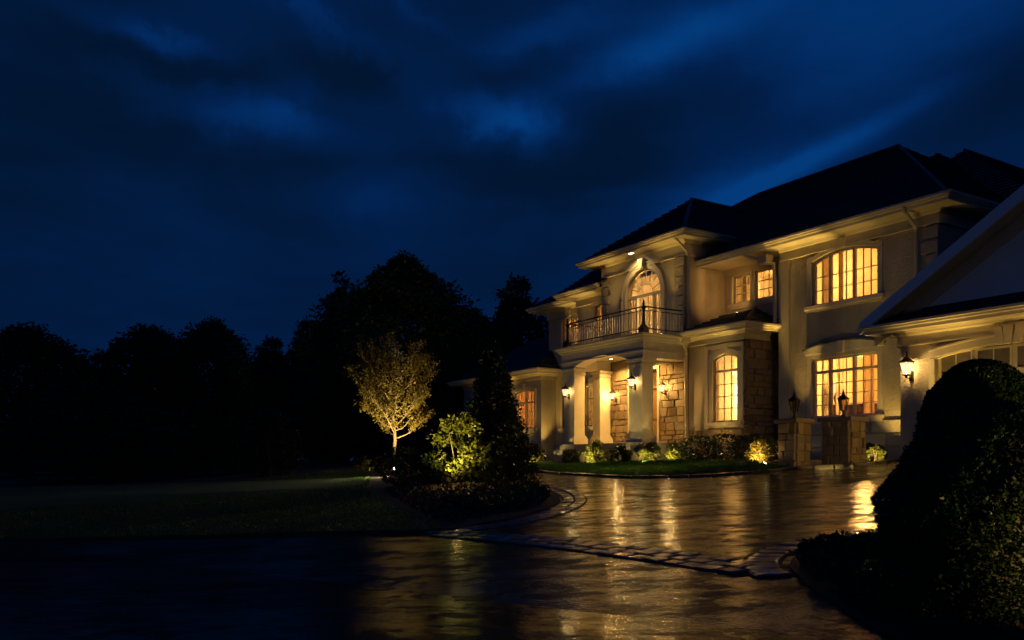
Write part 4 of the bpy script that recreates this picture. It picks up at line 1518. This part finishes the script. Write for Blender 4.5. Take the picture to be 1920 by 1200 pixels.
def env_cone(h0, h1, rmax, rng=RNG):
    def f(n):
        u = 1 - np.sqrt(rng.random(n))
        ang = rng.uniform(0, 6.283, n)
        r = rmax * (1 - u) ** 1.0 * np.sqrt(rng.uniform(.25, 1.0, n)) * (1 + .12 * np.sin(u * 40))
        P = np.column_stack((r * np.cos(ang), r * np.sin(ang), h0 + (h1 - h0) * u))
        D_ = np.column_stack((np.cos(ang), np.sin(ang), np.full(n, .15)))
        return P, D_
    return f


def limbs(h, spread, r0, n, z_from, z_to, seed):
    r = random.Random(seed)
    mb = MB()
    top = [(r.uniform(-.06, .06) * h * k / 5, r.uniform(-.06, .06) * h * k / 5, h * k / 6) for k in range(7)]
    top[0] = (0, 0, -.15)
    mb.tube(top, [r0 * (1.3 - .18 * k) for k in range(7)], 7)
    for i in range(n):
        u = r.uniform(z_from, z_to)
        k = min(int(u * 6), 5)
        p = Vector(top[k]).lerp(Vector(top[k + 1]), u * 6 - k)
        a = r.uniform(0, 6.283)
        L = spread * r.uniform(.55, 1.0) * (1.15 - .5 * u)
        q = [p]
        for j in range(1, 4):
            q.append(p + Vector((math.cos(a + .2 * j) * L * j / 3, math.sin(a + .2 * j) * L * j / 3, L * .62 * (j / 3) ** 1.1 + r.uniform(-.1, .1))))
        mb.tube(q, [r0 * .42, r0 * .28, r0 * .16, r0 * .06], 5)
    return mb


TREE_CACHE = {}


def tree(name, x, y, kind, h, width, label, seed=0, group='trees around the garden', cat='tree', z=None, leaf=None, lmat=L_DARK):
    key = (kind, seed)
    if key not in TREE_CACHE:
        rg = np.random.default_rng(100 + seed)
        if kind == 'dome':      # unit tree: height 10, half-width 4
            V, F_ = clump_crown(env_dome(1.0, 9.7, 3.7, 1.05 if seed == 9 else 1.6, .36, rg), 760 if seed == 9 else 420, 56, .46 if seed == 9 else .56, .20 if seed == 9 else .24, flat=1.45, rng=rg)
            tr_ = limbs(8.2, 3.2, .26, 13, .25, .85, seed)
        elif kind == 'cone':
            V, F_ = clump_crown(env_cone(.4, 10.0, 3.5, rg), 420, 54, .46, .24, flat=.7, rng=rg)
            tr_ = limbs(9.5, 2.0, .18, 16, .15, .9, seed)
        else:                   # 'bush': foliage to the ground
            V, F_ = clump_crown(env_dome(.0, 9.4, 4.2, 1.6, .25, rg), 200, 60, .9, .30, rng=rg)
            tr_ = limbs(7, 3.0, .2, 9, .1, .7, seed)
        TREE_CACHE[key] = (array_mesh('crown', V, F_, lmat), tr_.mesh('trunk', BARK))
    cm, tm = TREE_CACHE[key]
    T = thing(name, (x, y, gz(x, y) if z is None else z), label, cat, group, rotz=random.uniform(0, 6))
    T.scale = (width / 8, width / 8, h / 10)
    finish(bpy.data.objects.new('trunk', tm), parent=T)
    finish(bpy.data.objects.new('crown', cm), parent=T)
    return T


# x, y, kind, height, width, seed, label
FAR_TREES = [
    ('oak_tree', -5.75, 45, 'dome', 10.7, 11.8, 9, 'very large round-headed tree towering behind the golden lit tree'),
    ('oak_tree', -2.6, 50, 'dome', 8.8, 7.5, 2, 'lower tree filling the dip right of the very large tree'),
    ('spruce_tree', .30, 47, 'cone', 11.0, 9.0, 3, 'pointed tree rising just left of the house roof'),
    ('oak_tree', -33.0, 57, 'dome', 9.9, 11.5, 2, 'round tree cut off by the left edge of the picture'),
    ('spruce_tree', -29.0, 56, 'cone', 8.6, 8.0, 4, 'small pointed tree between two round trees near the left edge'),
    ('oak_tree', -24.6, 57, 'dome', 9.3, 11.0, 1, 'broad round tree, second round crown from the left edge'),
    ('oak_tree', -20.0, 56, 'dome', 9.4, 8.6, 5, 'round tree right of the broad one in the dark treeline'),
    ('spruce_tree', -15.4, 54, 'cone', 8.6, 8.2, 3, 'small pointed tree left of the rising shoulder of trees'),
    ('spruce_tree', -12.4, 52, 'cone', 9.6, 8.0, 4, 'pointed tree on the left shoulder of the very large tree'),
    ('spruce_tree', -10.2, 50, 'cone', 11.2, 8.5, 6, 'taller pointed tree close to the left side of the very large tree'),
    ('oak_tree', -37.5, 50, 'dome', 8.4, 8.5, 5, 'dark tree standing partly outside the left edge of the picture'),
    ('ornamental_tree', -11.9, 36, 'cone', 5.6, 5.2, 6, 'dim greyish tree with a pointed crown standing before the treeline'),
    ('ornamental_tree', -18.8, 37, 'bush', 4.4, 7.0, 7, 'low wide dark tree in front of the left treeline'),
    ('ornamental_tree', -14.4, 34, 'bush', 2.9, 5.0, 8, 'low grey shrub mass in front of the pointed dim tree'),
    ('ornamental_tree', -8.8, 30.5, 'bush', 2.5, 2.3, 7, 'small upright shrub standing alone behind the left lawn'),
]
for nm, x, y, kd, h, wd, sd, lb in FAR_TREES:
    tree(nm, x, y, kd, h, wd, lb, sd, 'dark trees behind the lawn')

# far wood closing the horizon
rg = np.random.default_rng(5)
n = 260
xs_ = rg.uniform(-150, 60, n)
ys_ = 75 + rg.uniform(0, 25, n)
Vs, Fs, k0 = [], [], 0
for xx, yy in zip(xs_, ys_):
    d = sphere_dirs(90, rg)
    P = np.column_stack((xx + d[:, 0] * 3.6, yy + d[:, 1] * 3.6, gz(xx, yy) + 3.2 + d[:, 2] * rg.uniform(3.2, 5.2)))
    V, F_ = leaf_arrays(P, d, 1.5, rng=rg)
    Vs.append(V)
    Fs.append(F_ + k0)
    k0 += len(V)
fw_ = finish(bpy.data.objects.new('forest', array_mesh('forest', np.vstack(Vs), np.vstack(Fs), L_DARK)), kind='stuff')
fw_['label'] = 'far dark wood closing the view at the left'


# the golden tree lit from below: visible trunk and fine branching
def branching(seed, h, spread, lmat, bark, leaf, per, r0=.055, clear=.2):
    r = random.Random(seed)
    mb = MB()
    tips = []
    tr_ = [Vector((r.uniform(-.03, .03) * k / 3, r.uniform(-.03, .03) * k / 3, h * .93 * k / 9)) for k in range(10)]
    tr_[0].z = -.1
    mb.tube(tr_, [r0 * (1.25 - .118 * k) for k in range(10)], 8)
    nb = 30
    for i in range(nb):
        u = clear + (.9 - clear) * (i / (nb - 1)) ** .9
        k = min(int(u / .93 * 9), 8)
        p = tr_[k].lerp(tr_[k + 1], min(1, u / .93 * 9 - k))
        a = i * 2.39996 + r.uniform(-.3, .3)
        v_ = (u - clear) / (.95 - clear)
        L = spread * (.80 + .45 * math.sin(v_ * 2.6) - .55 * v_) * r.uniform(.75, 1.1)
        rise = L * (.62 + .85 * v_)
        dirv = Vector((math.cos(a), math.sin(a), 0))
        q = [p + dirv * L * (j / 5) ** .85 + Vector((r.uniform(-.05, .05), r.uniform(-.05, .05), rise * (j / 5) ** 1.25)) for j in range(6)]
        q[0] = p
        rb = r0 * (.48 - .28 * v_)
        mb.tube(q, [rb * (1 - .16 * j) for j in range(6)], 5)
        for m_ in range(9):
            j = r.choice((1, 2, 2, 3, 3, 4, 4))
            b0 = q[j].lerp(q[j + 1], r.random())
            a2 = a + r.uniform(-1.5, 1.5)
            l2 = L * r.uniform(.22, .48)
            b1 = b0 + Vector((math.cos(a2) * l2 * .55, math.sin(a2) * l2 * .55, l2 * r.uniform(.3, .75)))
            b2 = b1 + Vector((math.cos(a2 + .4) * l2 * .45, math.sin(a2 + .4) * l2 * .45, l2 * r.uniform(.2, .6)))
            mb.tube([b0, b1, b2], [rb * .4, rb * .26, rb * .1], 4)
            tips.extend([b0.lerp(b1, .6), b1, b1.lerp(b2, .5), b2])
        tips.append(q[5])
    T_ = np.array([tuple(p) for p in tips])
    rg_ = np.random.default_rng(seed)
    P = np.repeat(T_, per, axis=0) + rg_.normal(0, .07, (len(T_) * per, 3))
    V, F_ = leaf_arrays(P, np.tile((0, 0, -.2), (len(P), 1)), leaf, rng=rg_, asp=.6)
    return mb.mesh('trunk', bark, True), array_mesh('crown', V, F_, lmat)


gx, gy = -3.95, 28.3
T = thing('ornamental_tree', (gx, gy, gz(gx, gy)), 'small golden tree with bare lit trunk glowing from an uplight at its foot', 'tree', 'trees of the island bed')
tm, cm = branching(21, 3.45, 1.28, L_GOLD, BARKL, .078, 11, .062, .32)
finish(bpy.data.objects.new('trunk', tm), parent=T)
finish(bpy.data.objects.new('crown', cm), parent=T)
uplight(0, 0, .18, (gx, gy, 2.9), 1000, 'uplight at the foot of the golden tree', 82, .9, world=(gx + .6, gy - 1.5), col=(1, .74, .26))


def shrub(name, x, y, h, wd, kind, label, group, lmat=L_BOX, leaf=.05, n=2600, cat='shrub', seed=0, flat=False):
    """clipped or loose small shrub: stems plus a leafy body"""
    rg_ = np.random.default_rng(300 + seed)
    T = thing(name, (x, y, gz(x, y) + .03), label, cat, group, rotz=seed * 1.3)
    if kind == 'ball':
        d = sphere_dirs(n, rg_)
        rr_ = 1 + .06 * np.sin(d[:, 0] * 7 + seed) + .05 * np.sin(d[:, 1] * 9 + d[:, 2] * 6) - np.abs(rg_.normal(0, .07, n))
        P = d * rr_[:, None] * np.array([wd / 2, wd / 2, h / 2]) + np.array([0, 0, h * .5])
        V, F_ = leaf_arrays(P, d, leaf, rng=rg_, out_w=.8, sd=.6)
    else:
        V, F_ = clump_crown(env_dome(.02, h * .92, wd / 2 * .86, 1.7, .4, rg_), max(14, n // 60), 60, min(h, wd) * .17, leaf, rng=rg_)
    mb = MB()
    rr = random.Random(seed)
    for i in range(6):
        a = rr.uniform(0, 6.28)
        q = [Vector((0, 0, -.06))]
        for j in range(1, 4):
            q.append(Vector((math.cos(a) * wd * .11 * j, math.sin(a) * wd * .11 * j, h * .22 * j)))
        mb.tube(q, [.016, .012, .009, .005], 5)
    mb.build('stem', BARK, T)
    finish(bpy.data.objects.new('foliage', array_mesh('foliage', V, F_, lmat)), parent=T)
    return T


# island bed
shrub('boxwood_shrub', -2.45, 18.9, .86, 1.15, 'ball', 'round clipped dark shrub at the left end of the island bed', 'shrubs of the island bed', n=5200, leaf=.045, seed=1)
shrub('boxwood_shrub', -1.75, 18.4, .70, .8, 'loose', 'smaller dark shrub between the round clipped one and the bright leafy shrub', 'shrubs of the island bed', n=2500, leaf=.06, seed=2)
shrub('viburnum_shrub', -1.15, 18.3, 1.62, 1.38, 'loose', 'bright yellow-green leafy shrub lit by the lamp at its foot', 'shrubs of the island bed', L_VIB, .095, 3400, seed=3)
shrub('viburnum_shrub', -.05, 18.6, 1.35, 1.3, 'loose', 'dark leafy shrub on bare stems at the right end of the island bed', 'shrubs of the island bed', L_DARK, .08, 3000, seed=4)
shrub('juniper_shrub', -.35, 16.9, .55, .8, 'loose', 'low dark shrub in front of the leafy shrubs of the island', 'shrubs of the island bed', L_DARK, .05, 1500, seed=5)
Tc = thing('arborvitae_tree', (-.42, 19.6, gz(-.42, 19.6)), 'tall narrow evergreen cone in the island bed in front of the low wing', 'tree', 'trees of the island bed')
rg = np.random.default_rng(77)
V, F_ = clump_crown(env_cone(.05, 3.30, 1.0, rg), 460, 60, .17, .075, flat=1.0, rng=rg)
finish(bpy.data.objects.new('crown', array_mesh('crown', V, F_, L_CON)), parent=Tc)
limbs(2.9, .5, .05, 10, .1, .8, 4).build('trunk', BARK, Tc)
bed_lamp = uplight(0, 0, .16, (-1.15, 18.5, 2.3), 380, 'bright uplight in the island bed at the foot of the leafy shrub', 105, .9, world=(-1.32, 17.3), col=(1, .75, .22))
attach(spot((-1.25, 17.5, gz(-1.25, 17.5) + .62), (-1.15, 17.3, gz(-1.15, 17.3)), 60, 140, .9, col=(1, .66, .18)), bed_lamp)
for i, (x, y) in enumerate([(-3.6, 26.2), (-4.3, 27.4), (-3.05, 24.6)]):
    shrub('boxwood_shrub', x, y, .5, .8, 'loose', ['low lit shrub right of the golden tree trunk', 'low lit shrub left of the golden tree trunk', 'low dark shrub in front of the golden tree'][i], 'shrubs of the island bed', L_VIB if i < 2 else L_BOX, .06, 1300, seed=20 + i)
shrub('boxwood_shrub', -5.0, 29.0, .5, 1.3, 'loose', 'low lit shrubs at the edge of the left lawn', 'shrubs of the island bed', L_VIB, .07, 1500, seed=25)
uplight(0, 0, .1, (-4.9, 29.2, 1.0), 6, 'small uplight among the low shrubs at the lawn edge', 120, .9, world=(-4.75, 28.4))


def carpet(name, poly, n, size, hgt, mat, label, wgt=None):
    xs = [p[0] for p in poly]
    ys = [p[1] for p in poly]
    pts = []
    rr = random.Random(3)
    while len(pts) < n:
        x, y = rr.uniform(min(xs), max(xs)), rr.uniform(min(ys), max(ys))
        if inside(poly, x, y):
            hh = hgt(x, y)
            if hh > 0:
                pts.append((x, y, gz(x, y) + .05 + hh * rr.random() ** .7))
    V, F_ = leaf_arrays(np.array(pts), np.tile((0, 0, 1.0), (n, 1)), size)
    o = finish(bpy.data.objects.new(name, array_mesh(name, V, F_, mat)), kind='stuff')
    o['label'] = label
    return o


carpet('ground_cover', catmull([(.25, 15.9), (.55, 14.3), (.58, 13.0), (.38, 12.0), (-.05, 11.2), (-.55, 11.6), (-.6, 14)], 5), 9000, .05, lambda x, y: .10 + .06 * math.sin(x * 9) * math.sin(y * 5), L_BOX, 'low ground cover on the tip of the island bed')
mul = carpet('mulch_chips', catmull([(.1, 16.8), (.3, 14), (-.2, 11), (-.8, 10.2), (-1.6, 13), (-2.6, 17.5), (-1.4, 18)], 5), 6000, .05, lambda x, y: .012, MULCH, 'bark chips strewn over the island bed')
carpet('ground_cover', catmull([(1.99, 5.7), (2.12, 6.2), (2.45, 6.62), (2.95, 6.85), (3.4, 6.9), (3.6, 5.6), (3.0, 4.6), (2.05, 4.5), (1.95, 5.0)], 5), 20000, .042, lambda x, y: max(.03, .10 + .08 * math.sin(x * 7 + 1) * math.sin(y * 6)) * min(1, .35 + max(0, y - 4.5)) * (.45 if y > 6.4 else 1), L_CON, 'low feathery juniper carpet in the near bed')

carpet('mulch_chips', catmull([(1.92, 5.0), (1.90, 4.0), (2.3, 2.8), (3.3, 2.6), (3.6, 4.6), (2.6, 5.2)], 5), 9000, .035, lambda x, y: .008, MULCH, 'bark chips under the nearest clipped boxwood')

# foundation planting: x, y from house coordinates
FOUND = [
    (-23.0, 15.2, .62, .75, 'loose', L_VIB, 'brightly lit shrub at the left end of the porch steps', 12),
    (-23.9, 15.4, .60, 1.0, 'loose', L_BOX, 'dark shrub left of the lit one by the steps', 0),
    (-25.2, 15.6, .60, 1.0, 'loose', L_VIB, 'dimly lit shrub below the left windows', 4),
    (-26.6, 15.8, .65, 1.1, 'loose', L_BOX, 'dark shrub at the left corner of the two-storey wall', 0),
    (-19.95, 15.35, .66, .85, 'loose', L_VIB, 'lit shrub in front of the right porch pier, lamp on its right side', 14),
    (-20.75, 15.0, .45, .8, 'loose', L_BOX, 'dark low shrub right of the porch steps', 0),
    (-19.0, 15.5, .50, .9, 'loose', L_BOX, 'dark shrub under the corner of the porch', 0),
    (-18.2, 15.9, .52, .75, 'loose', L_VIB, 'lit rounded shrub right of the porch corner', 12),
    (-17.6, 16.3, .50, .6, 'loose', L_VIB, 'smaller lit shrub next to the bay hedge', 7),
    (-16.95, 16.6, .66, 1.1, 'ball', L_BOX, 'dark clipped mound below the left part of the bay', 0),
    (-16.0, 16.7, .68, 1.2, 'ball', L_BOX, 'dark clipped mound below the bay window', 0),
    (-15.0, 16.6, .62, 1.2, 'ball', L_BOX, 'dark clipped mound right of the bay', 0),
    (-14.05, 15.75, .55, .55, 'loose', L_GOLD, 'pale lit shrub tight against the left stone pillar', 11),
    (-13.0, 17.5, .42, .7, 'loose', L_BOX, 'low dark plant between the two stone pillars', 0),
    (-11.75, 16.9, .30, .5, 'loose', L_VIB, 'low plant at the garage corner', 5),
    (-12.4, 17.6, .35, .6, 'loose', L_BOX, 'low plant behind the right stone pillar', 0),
]
for i, (s, t_, h, wd, kd, lm, lb, pw) in enumerate(FOUND):
    x, y, _ = W3(s, t_)
    shrub('foundation_shrub', x, y, h, wd, kd, lb, 'shrubs along the front of the house', lm, .055, 2400, seed=40 + i)
    if pw:
        fx, fy, _ = W3(s + .22, t_ - wd * .5 - .18)
        uplight(0, 0, .06, (x, y, gz(x, y) + h * .7), pw * 8, 'uplight at the ' + lb.split(',')[0], 120, .9, world=(fx, fy), col=(1, .72, .24))

# walk in front of the steps
wk = [W3(-26.5, 14.35)[:2], W3(-20.0, 14.5)[:2], W3(-20.0, 15.24)[:2], W3(-26.5, 15.0)[:2]]
sheet('walkway', wk, .062, PATH)


# near topiary: two clipped boxwood eggs
def topiary(x, y, h, wd, label, n, seed, leaf=.026, full=2.1, low=.38, root=.5):
    rg_ = np.random.default_rng(seed)
    T = thing('topiary_shrub', (x, y, gz(x, y) + .03), label, 'shrub', 'clipped boxwoods by the driveway')
    u = rg_.random(n)
    ang = rg_.uniform(0, 6.283, n)

    def prof(u):
        return np.where(u < low, .90 + .10 * np.sin(np.clip(u / low, 0, 1) * 1.5708), np.clip(1 - np.clip((u - low) / (1 - low), 0, 1) ** full, 0, 1) ** root)
    keep = rg_.random(n) < np.maximum(prof(u), .3)
    top = rg_.random(n) < .16
    u = np.where(top, 1 - rg_.random(n) ** 2 * .16, u)
    u, ang = u[keep | top], ang[keep | top]
    m_ = len(u)
    wav = 1 + .034 * np.sin(ang * 5 + u * 9 + seed) + .026 * np.sin(ang * 11 - u * 17) + .024 * np.sin(ang * 3 + u * 23) + .016 * np.sin(ang * 19 + u * 31) + .014 * np.sin(ang * 29 - u * 43)
    r = wd / 2 * prof(u) * wav * (1 - np.abs(rg_.normal(0, .035, m_)) + .065 * rg_.random(m_) * (rg_.random(m_) < .07))
    P = np.column_stack((r * np.cos(ang), r * np.sin(ang), h * u))
    slope = np.clip((u - .38) / .62, 0, 1) ** 1.6
    D_ = np.column_stack((np.cos(ang) * (1 - slope * .7), np.sin(ang) * (1 - slope * .7), .15 + slope))
    V, F_ = leaf_arrays(P, D_, leaf, rng=rg_, out_w=.75, sd=.62, asp=.62)
    finish(bpy.data.objects.new('foliage', array_mesh('foliage', V, F_, L_BOX)), parent=T)
    core = MB()
    pr = [(.0 + wd / 2 * .90 * float(prof(np.array([k / 14]))[0]) + .001, h * .965 * k / 14) for k in range(15)]
    core.lathe(pr, n=24)
    core.build('branch_core', BARK, T, smooth=True)
    MB().tube([(0, 0, -.1), (0, 0, h * .3)], .035, 7).build('trunk', BARK, T)
    return T


topiary(2.97, 5.35, 1.34, .73, 'taller clipped boxwood dome standing behind the nearest one, before the garage', 60000, 2, full=2.7, low=.45, root=.46)
topiary(2.49, 4.42, 1.08, 1.01, 'nearest large clipped boxwood at the right edge, yellow light on its leaves', 60000, 3, full=1.25, low=.50, root=.50)
uplight(0, 0, .16, (2.75, 4.2, .75), 80, 'garden lamp right of the nearest clipped boxwood', 75, .9, world=(2.95, 2.95), col=(1, .78, .25))
uplight(0, 0, .10, (2.2, 5.2, .4), 1.2, 'small garden lamp between the clipped boxwoods and the juniper carpet', 120, .9, world=(2.42, 5.15), col=(1, .8, .25))


# ------------------------------------------------------------------ stone pillars with lanterns
def pillar(s0, s1, t0, t1, h, label):
    x, y, _ = W3((s0 + s1) / 2, (t0 + t1) / 2)
    zb = gz(x, y)
    T = thing('stone_pillar', (x, y, zb), label, 'pillar', 'stone pillars beside the driveway', rotz=YAW)
    hx, hy = (s1 - s0) / 2, (t1 - t0) / 2
    MB().box(-hx, hx, -hy, hy, -.15, h - .1).build('pillar_core', MORTAR, T)

    def face(L, M3, off):
        z = -.05
        while z < h - .12:
            hh = random.uniform(.12, .24)
            if h - .10 - z - hh < .08:
                hh = h - .10 - z
            x0 = -L
            while x0 < L - .01:
                wd = random.uniform(.13, .34)
                x1 = min(x0 + wd, L)
                if L - x1 < .09:
                    x1 = L
                o = bpy.data.objects.new('stone', random.choice(STONES))
                c = (x0 + x1) / 2
                p = M3 @ Vector((c, z + hh / 2, off + random.uniform(-.008, .012)))
                o.matrix_basis = Matrix.Translation(p) @ M3.to_4x4() @ Matrix.Diagonal((x1 - x0 - .014, hh - .014, .09 * random.uniform(.85, 1.2), 1))
                finish(o, parent=T)
                x0 = x1
            z += hh
    face(hx, Matrix(((1, 0, 0), (0, 0, -1), (0, 1, 0))), hy)
    face(hy, Matrix(((0, 0, 1), (1, 0, 0), (0, 1, 0))), hx)
    face(hx, Matrix(((-1, 0, 0), (0, 0, 1), (0, 1, 0))), hy)
    face(hy, Matrix(((0, 0, -1), (-1, 0, 0), (0, 1, 0))), hx)
    cap = block_mesh('cap_stone', STONE, 7, .02, .012)
    o = bpy.data.objects.new('cap_stone', cap)
    o.matrix_basis = Matrix.Translation((0, 0, h - .055)) @ Matrix.Diagonal((2 * hx + .17, 2 * hy + .17, .09, 1))
    finish(o, parent=T)
    return (x, y, zb + h - .01)


def pier_lantern(p, k, label):
    T = thing('pier_lantern', p, label, 'lantern', 'unlit lanterns on the stone pillars', rotz=YAW + .2)
    MB().lathe([(.12 * k, 0), (.12 * k, .02 * k), (.07 * k, .045 * k), (.035 * k, .08 * k), (.03 * k, .15 * k), (.055 * k, .17 * k), (.05 * k, .19 * k)], n=10).build('lantern_base', BRONZE, T)
    rb, rt, z0_, z1_ = .062 * k, .10 * k, .19 * k, .47 * k
    for i in range(4):
        a, b_ = math.pi / 4 + math.pi / 2 * i, math.pi / 4 + math.pi / 2 * (i + 1)
        q = lambda r, an, z_: (r * 1.35 * math.cos(an), r * 1.35 * math.sin(an), z_)
        MB().add([q(rb, a, z0_), q(rb, b_, z0_), q(rt, b_, z1_), q(rt, a, z1_)], [(0, 1, 2, 3)]).build('glass_pane', GLASSD, T)
    F = MB()
    for i in range(4):
        a = math.pi / 4 + math.pi / 2 * i
        F.tube([(rb * 1.35 * math.cos(a), rb * 1.35 * math.sin(a), z0_), (rt * 1.35 * math.cos(a), rt * 1.35 * math.sin(a), z1_)], .011 * k, 5)
    F.build('lantern_frame', BRONZE, T)
    MB().lathe([(rt * 1.7, z1_), (rt * 1.7, z1_ + .015 * k), (rt * 1.0, z1_ + .07 * k), (rt * .5, z1_ + .10 * k), (rt * .5, z1_ + .13 * k), (rt * .3, z1_ + .15 * k)], n=4, a0=math.pi / 4).build('lantern_roof', BRONZE, T)
    MB().lathe([(.02 * k, z1_ + .14 * k), (.04 * k, z1_ + .17 * k), (.018 * k, z1_ + .20 * k), (.004 * k, z1_ + .28 * k)], n=8).build('finial', BRONZE, T)
    MB().lathe([(.012 * k, z0_), (.012 * k, z0_ + .12 * k), (.004 * k, z0_ + .15 * k)], n=6).build('candle_tube', TRIM, T)
    return T


p1 = pillar(-12.385, -11.955, 14.495, 14.92, 1.05, 'left stone pillar at the tip of the crescent lawn, carrying a slim lantern')
p2 = pillar(-12.06, -11.385, 15.515, 15.985, 1.02, 'right stone pillar, wider and nearer the garage')
pier_lantern(p1, .84, 'slim bronze lantern with pointed finial on the left stone pillar')
pier_lantern(p2, .84, 'dark lantern on the right stone pillar, black against the lit window')
lx, ly, _ = W3(-13.05, 14.55)

# ------------------------------------------------------------------ things inside the lit rooms
cx, cy, cz_ = W3(-18.3, 19.7, 3.72)
ch = thing('chandelier', (cx, cy, cz_), 'small chandelier hanging behind the tall stone bay window', 'chandelier')
B = MB()
B.tube([(0, 0, .15), (0, 0, .85)], .008, 5)
B.lathe([(.02, -.16), (.05, -.1), (.025, 0), (.035, .08), (.015, .15)], n=8)
for i in range(6):
    a = math.pi / 3 * i
    B.tube([(0, 0, -.06), (math.cos(a) * .14, math.sin(a) * .14, -.12), (math.cos(a) * .26, math.sin(a) * .26, -.02), (math.cos(a) * .27, math.sin(a) * .27, .04)], .008, 5)
B.build('chandelier_frame', BRONZE, ch)
for i in range(6):
    a = math.pi / 3 * i
    MB().lathe([(.012, .04), (.022, .08), (.020, .12), (.003, .17)], (math.cos(a) * .27, math.sin(a) * .27), 8).build('candle_bulb', BULB, ch)
def copy_thing(src, loc, label):
    c = src.copy()
    finish(c)
    c.location = loc
    c['label'] = label
    for q in src.children:
        k2 = q.copy()
        finish(k2)
        k2.parent = c
    return c


ch['group'] = 'chandeliers inside the house'
copy_thing(ch, W3(-20.78, 19.6, 6.75), 'small chandelier hanging inside behind the round-headed balcony window')
copy_thing(ch, W3(-26.3, 20.3, 6.25), 'small chandelier inside the left upper window')


def table_lamp(p, label):
    T = thing('table_lamp', p, label, 'lamp', 'table lamps inside the house')
    MB().lathe([(.08, 0), (.08, .02), (.03, .05), (.06, .16), (.07, .22), (.02, .34), (.015, .40)], n=12).build('lamp_base', BRONZE, T, smooth=True)
    MB().lathe([(.20, .36), (.13, .62)], n=16).build('lamp_shade', SHADE, T, smooth=True)
    return T


SHADE = emit_mat('lamp_shade_cloth', (1, .68, .28), 1.6)
table_lamp(W3(-15.05, 19.9, 2.64), 'lit table lamp on the cabinet inside the wide ground-floor window')
table_lamp(W3(-17.05, 22.0, 6.2), 'lit lamp at the back of the room behind the small paired windows')
x, y, z = W3(-14.75, 20.0, FL1)
cb = thing('sideboard', (x, y, z), 'dark wooden chair-high cabinet inside the wide ground-floor window', 'cabinet', rotz=YAW)
MB().box(-.5, .9, -.2, .2, .08, .95).build('cabinet_body', WOODM, cb)
MB().box(-.53, .93, -.22, .22, .951, .99).build('cabinet_top', WOODM, cb)
for a in (-.45, .8):
    MB().box(a, a + .06, -.18, .18, 0, .079).build('leg', WOODM, cb)
x, y, z = W3(-13.9, 23.50, 2.3)
pf = thing('picture_frame', (x, y, z), 'dark framed picture on the back wall of the wide ground-floor room', 'picture', 'pictures on the walls inside', rotz=YAW)
MB().box(-.55, .55, -.03, .03, 0, .05).box(-.55, .55, -.03, .03, .85, .9).box(-.55, -.5, -.03, .03, .05, .85).box(.5, .55, -.03, .03, .05, .85).build('frame', WOODM, pf)
MB().box(-.5, .5, -.01, .02, .05, .85).build('canvas', ROOMR, pf)
for (s_, t_, z_, k_, lb) in [(-18.6, 22.42, 2.6, .8, 'dark framed picture inside the stone bay room'), (-21.5, 21.92, 5.9, .9, 'framed picture in the room behind the balcony window'),
                             (-18.2, 22.92, 6.0, .7, 'framed picture seen through the small paired windows'), (-26.6, 22.42, 2.9, .8, 'framed picture in the left ground-floor room')]:
    q = copy_thing(pf, W3(s_, t_, z_), lb)
    q.scale = (k_, 1, k_)
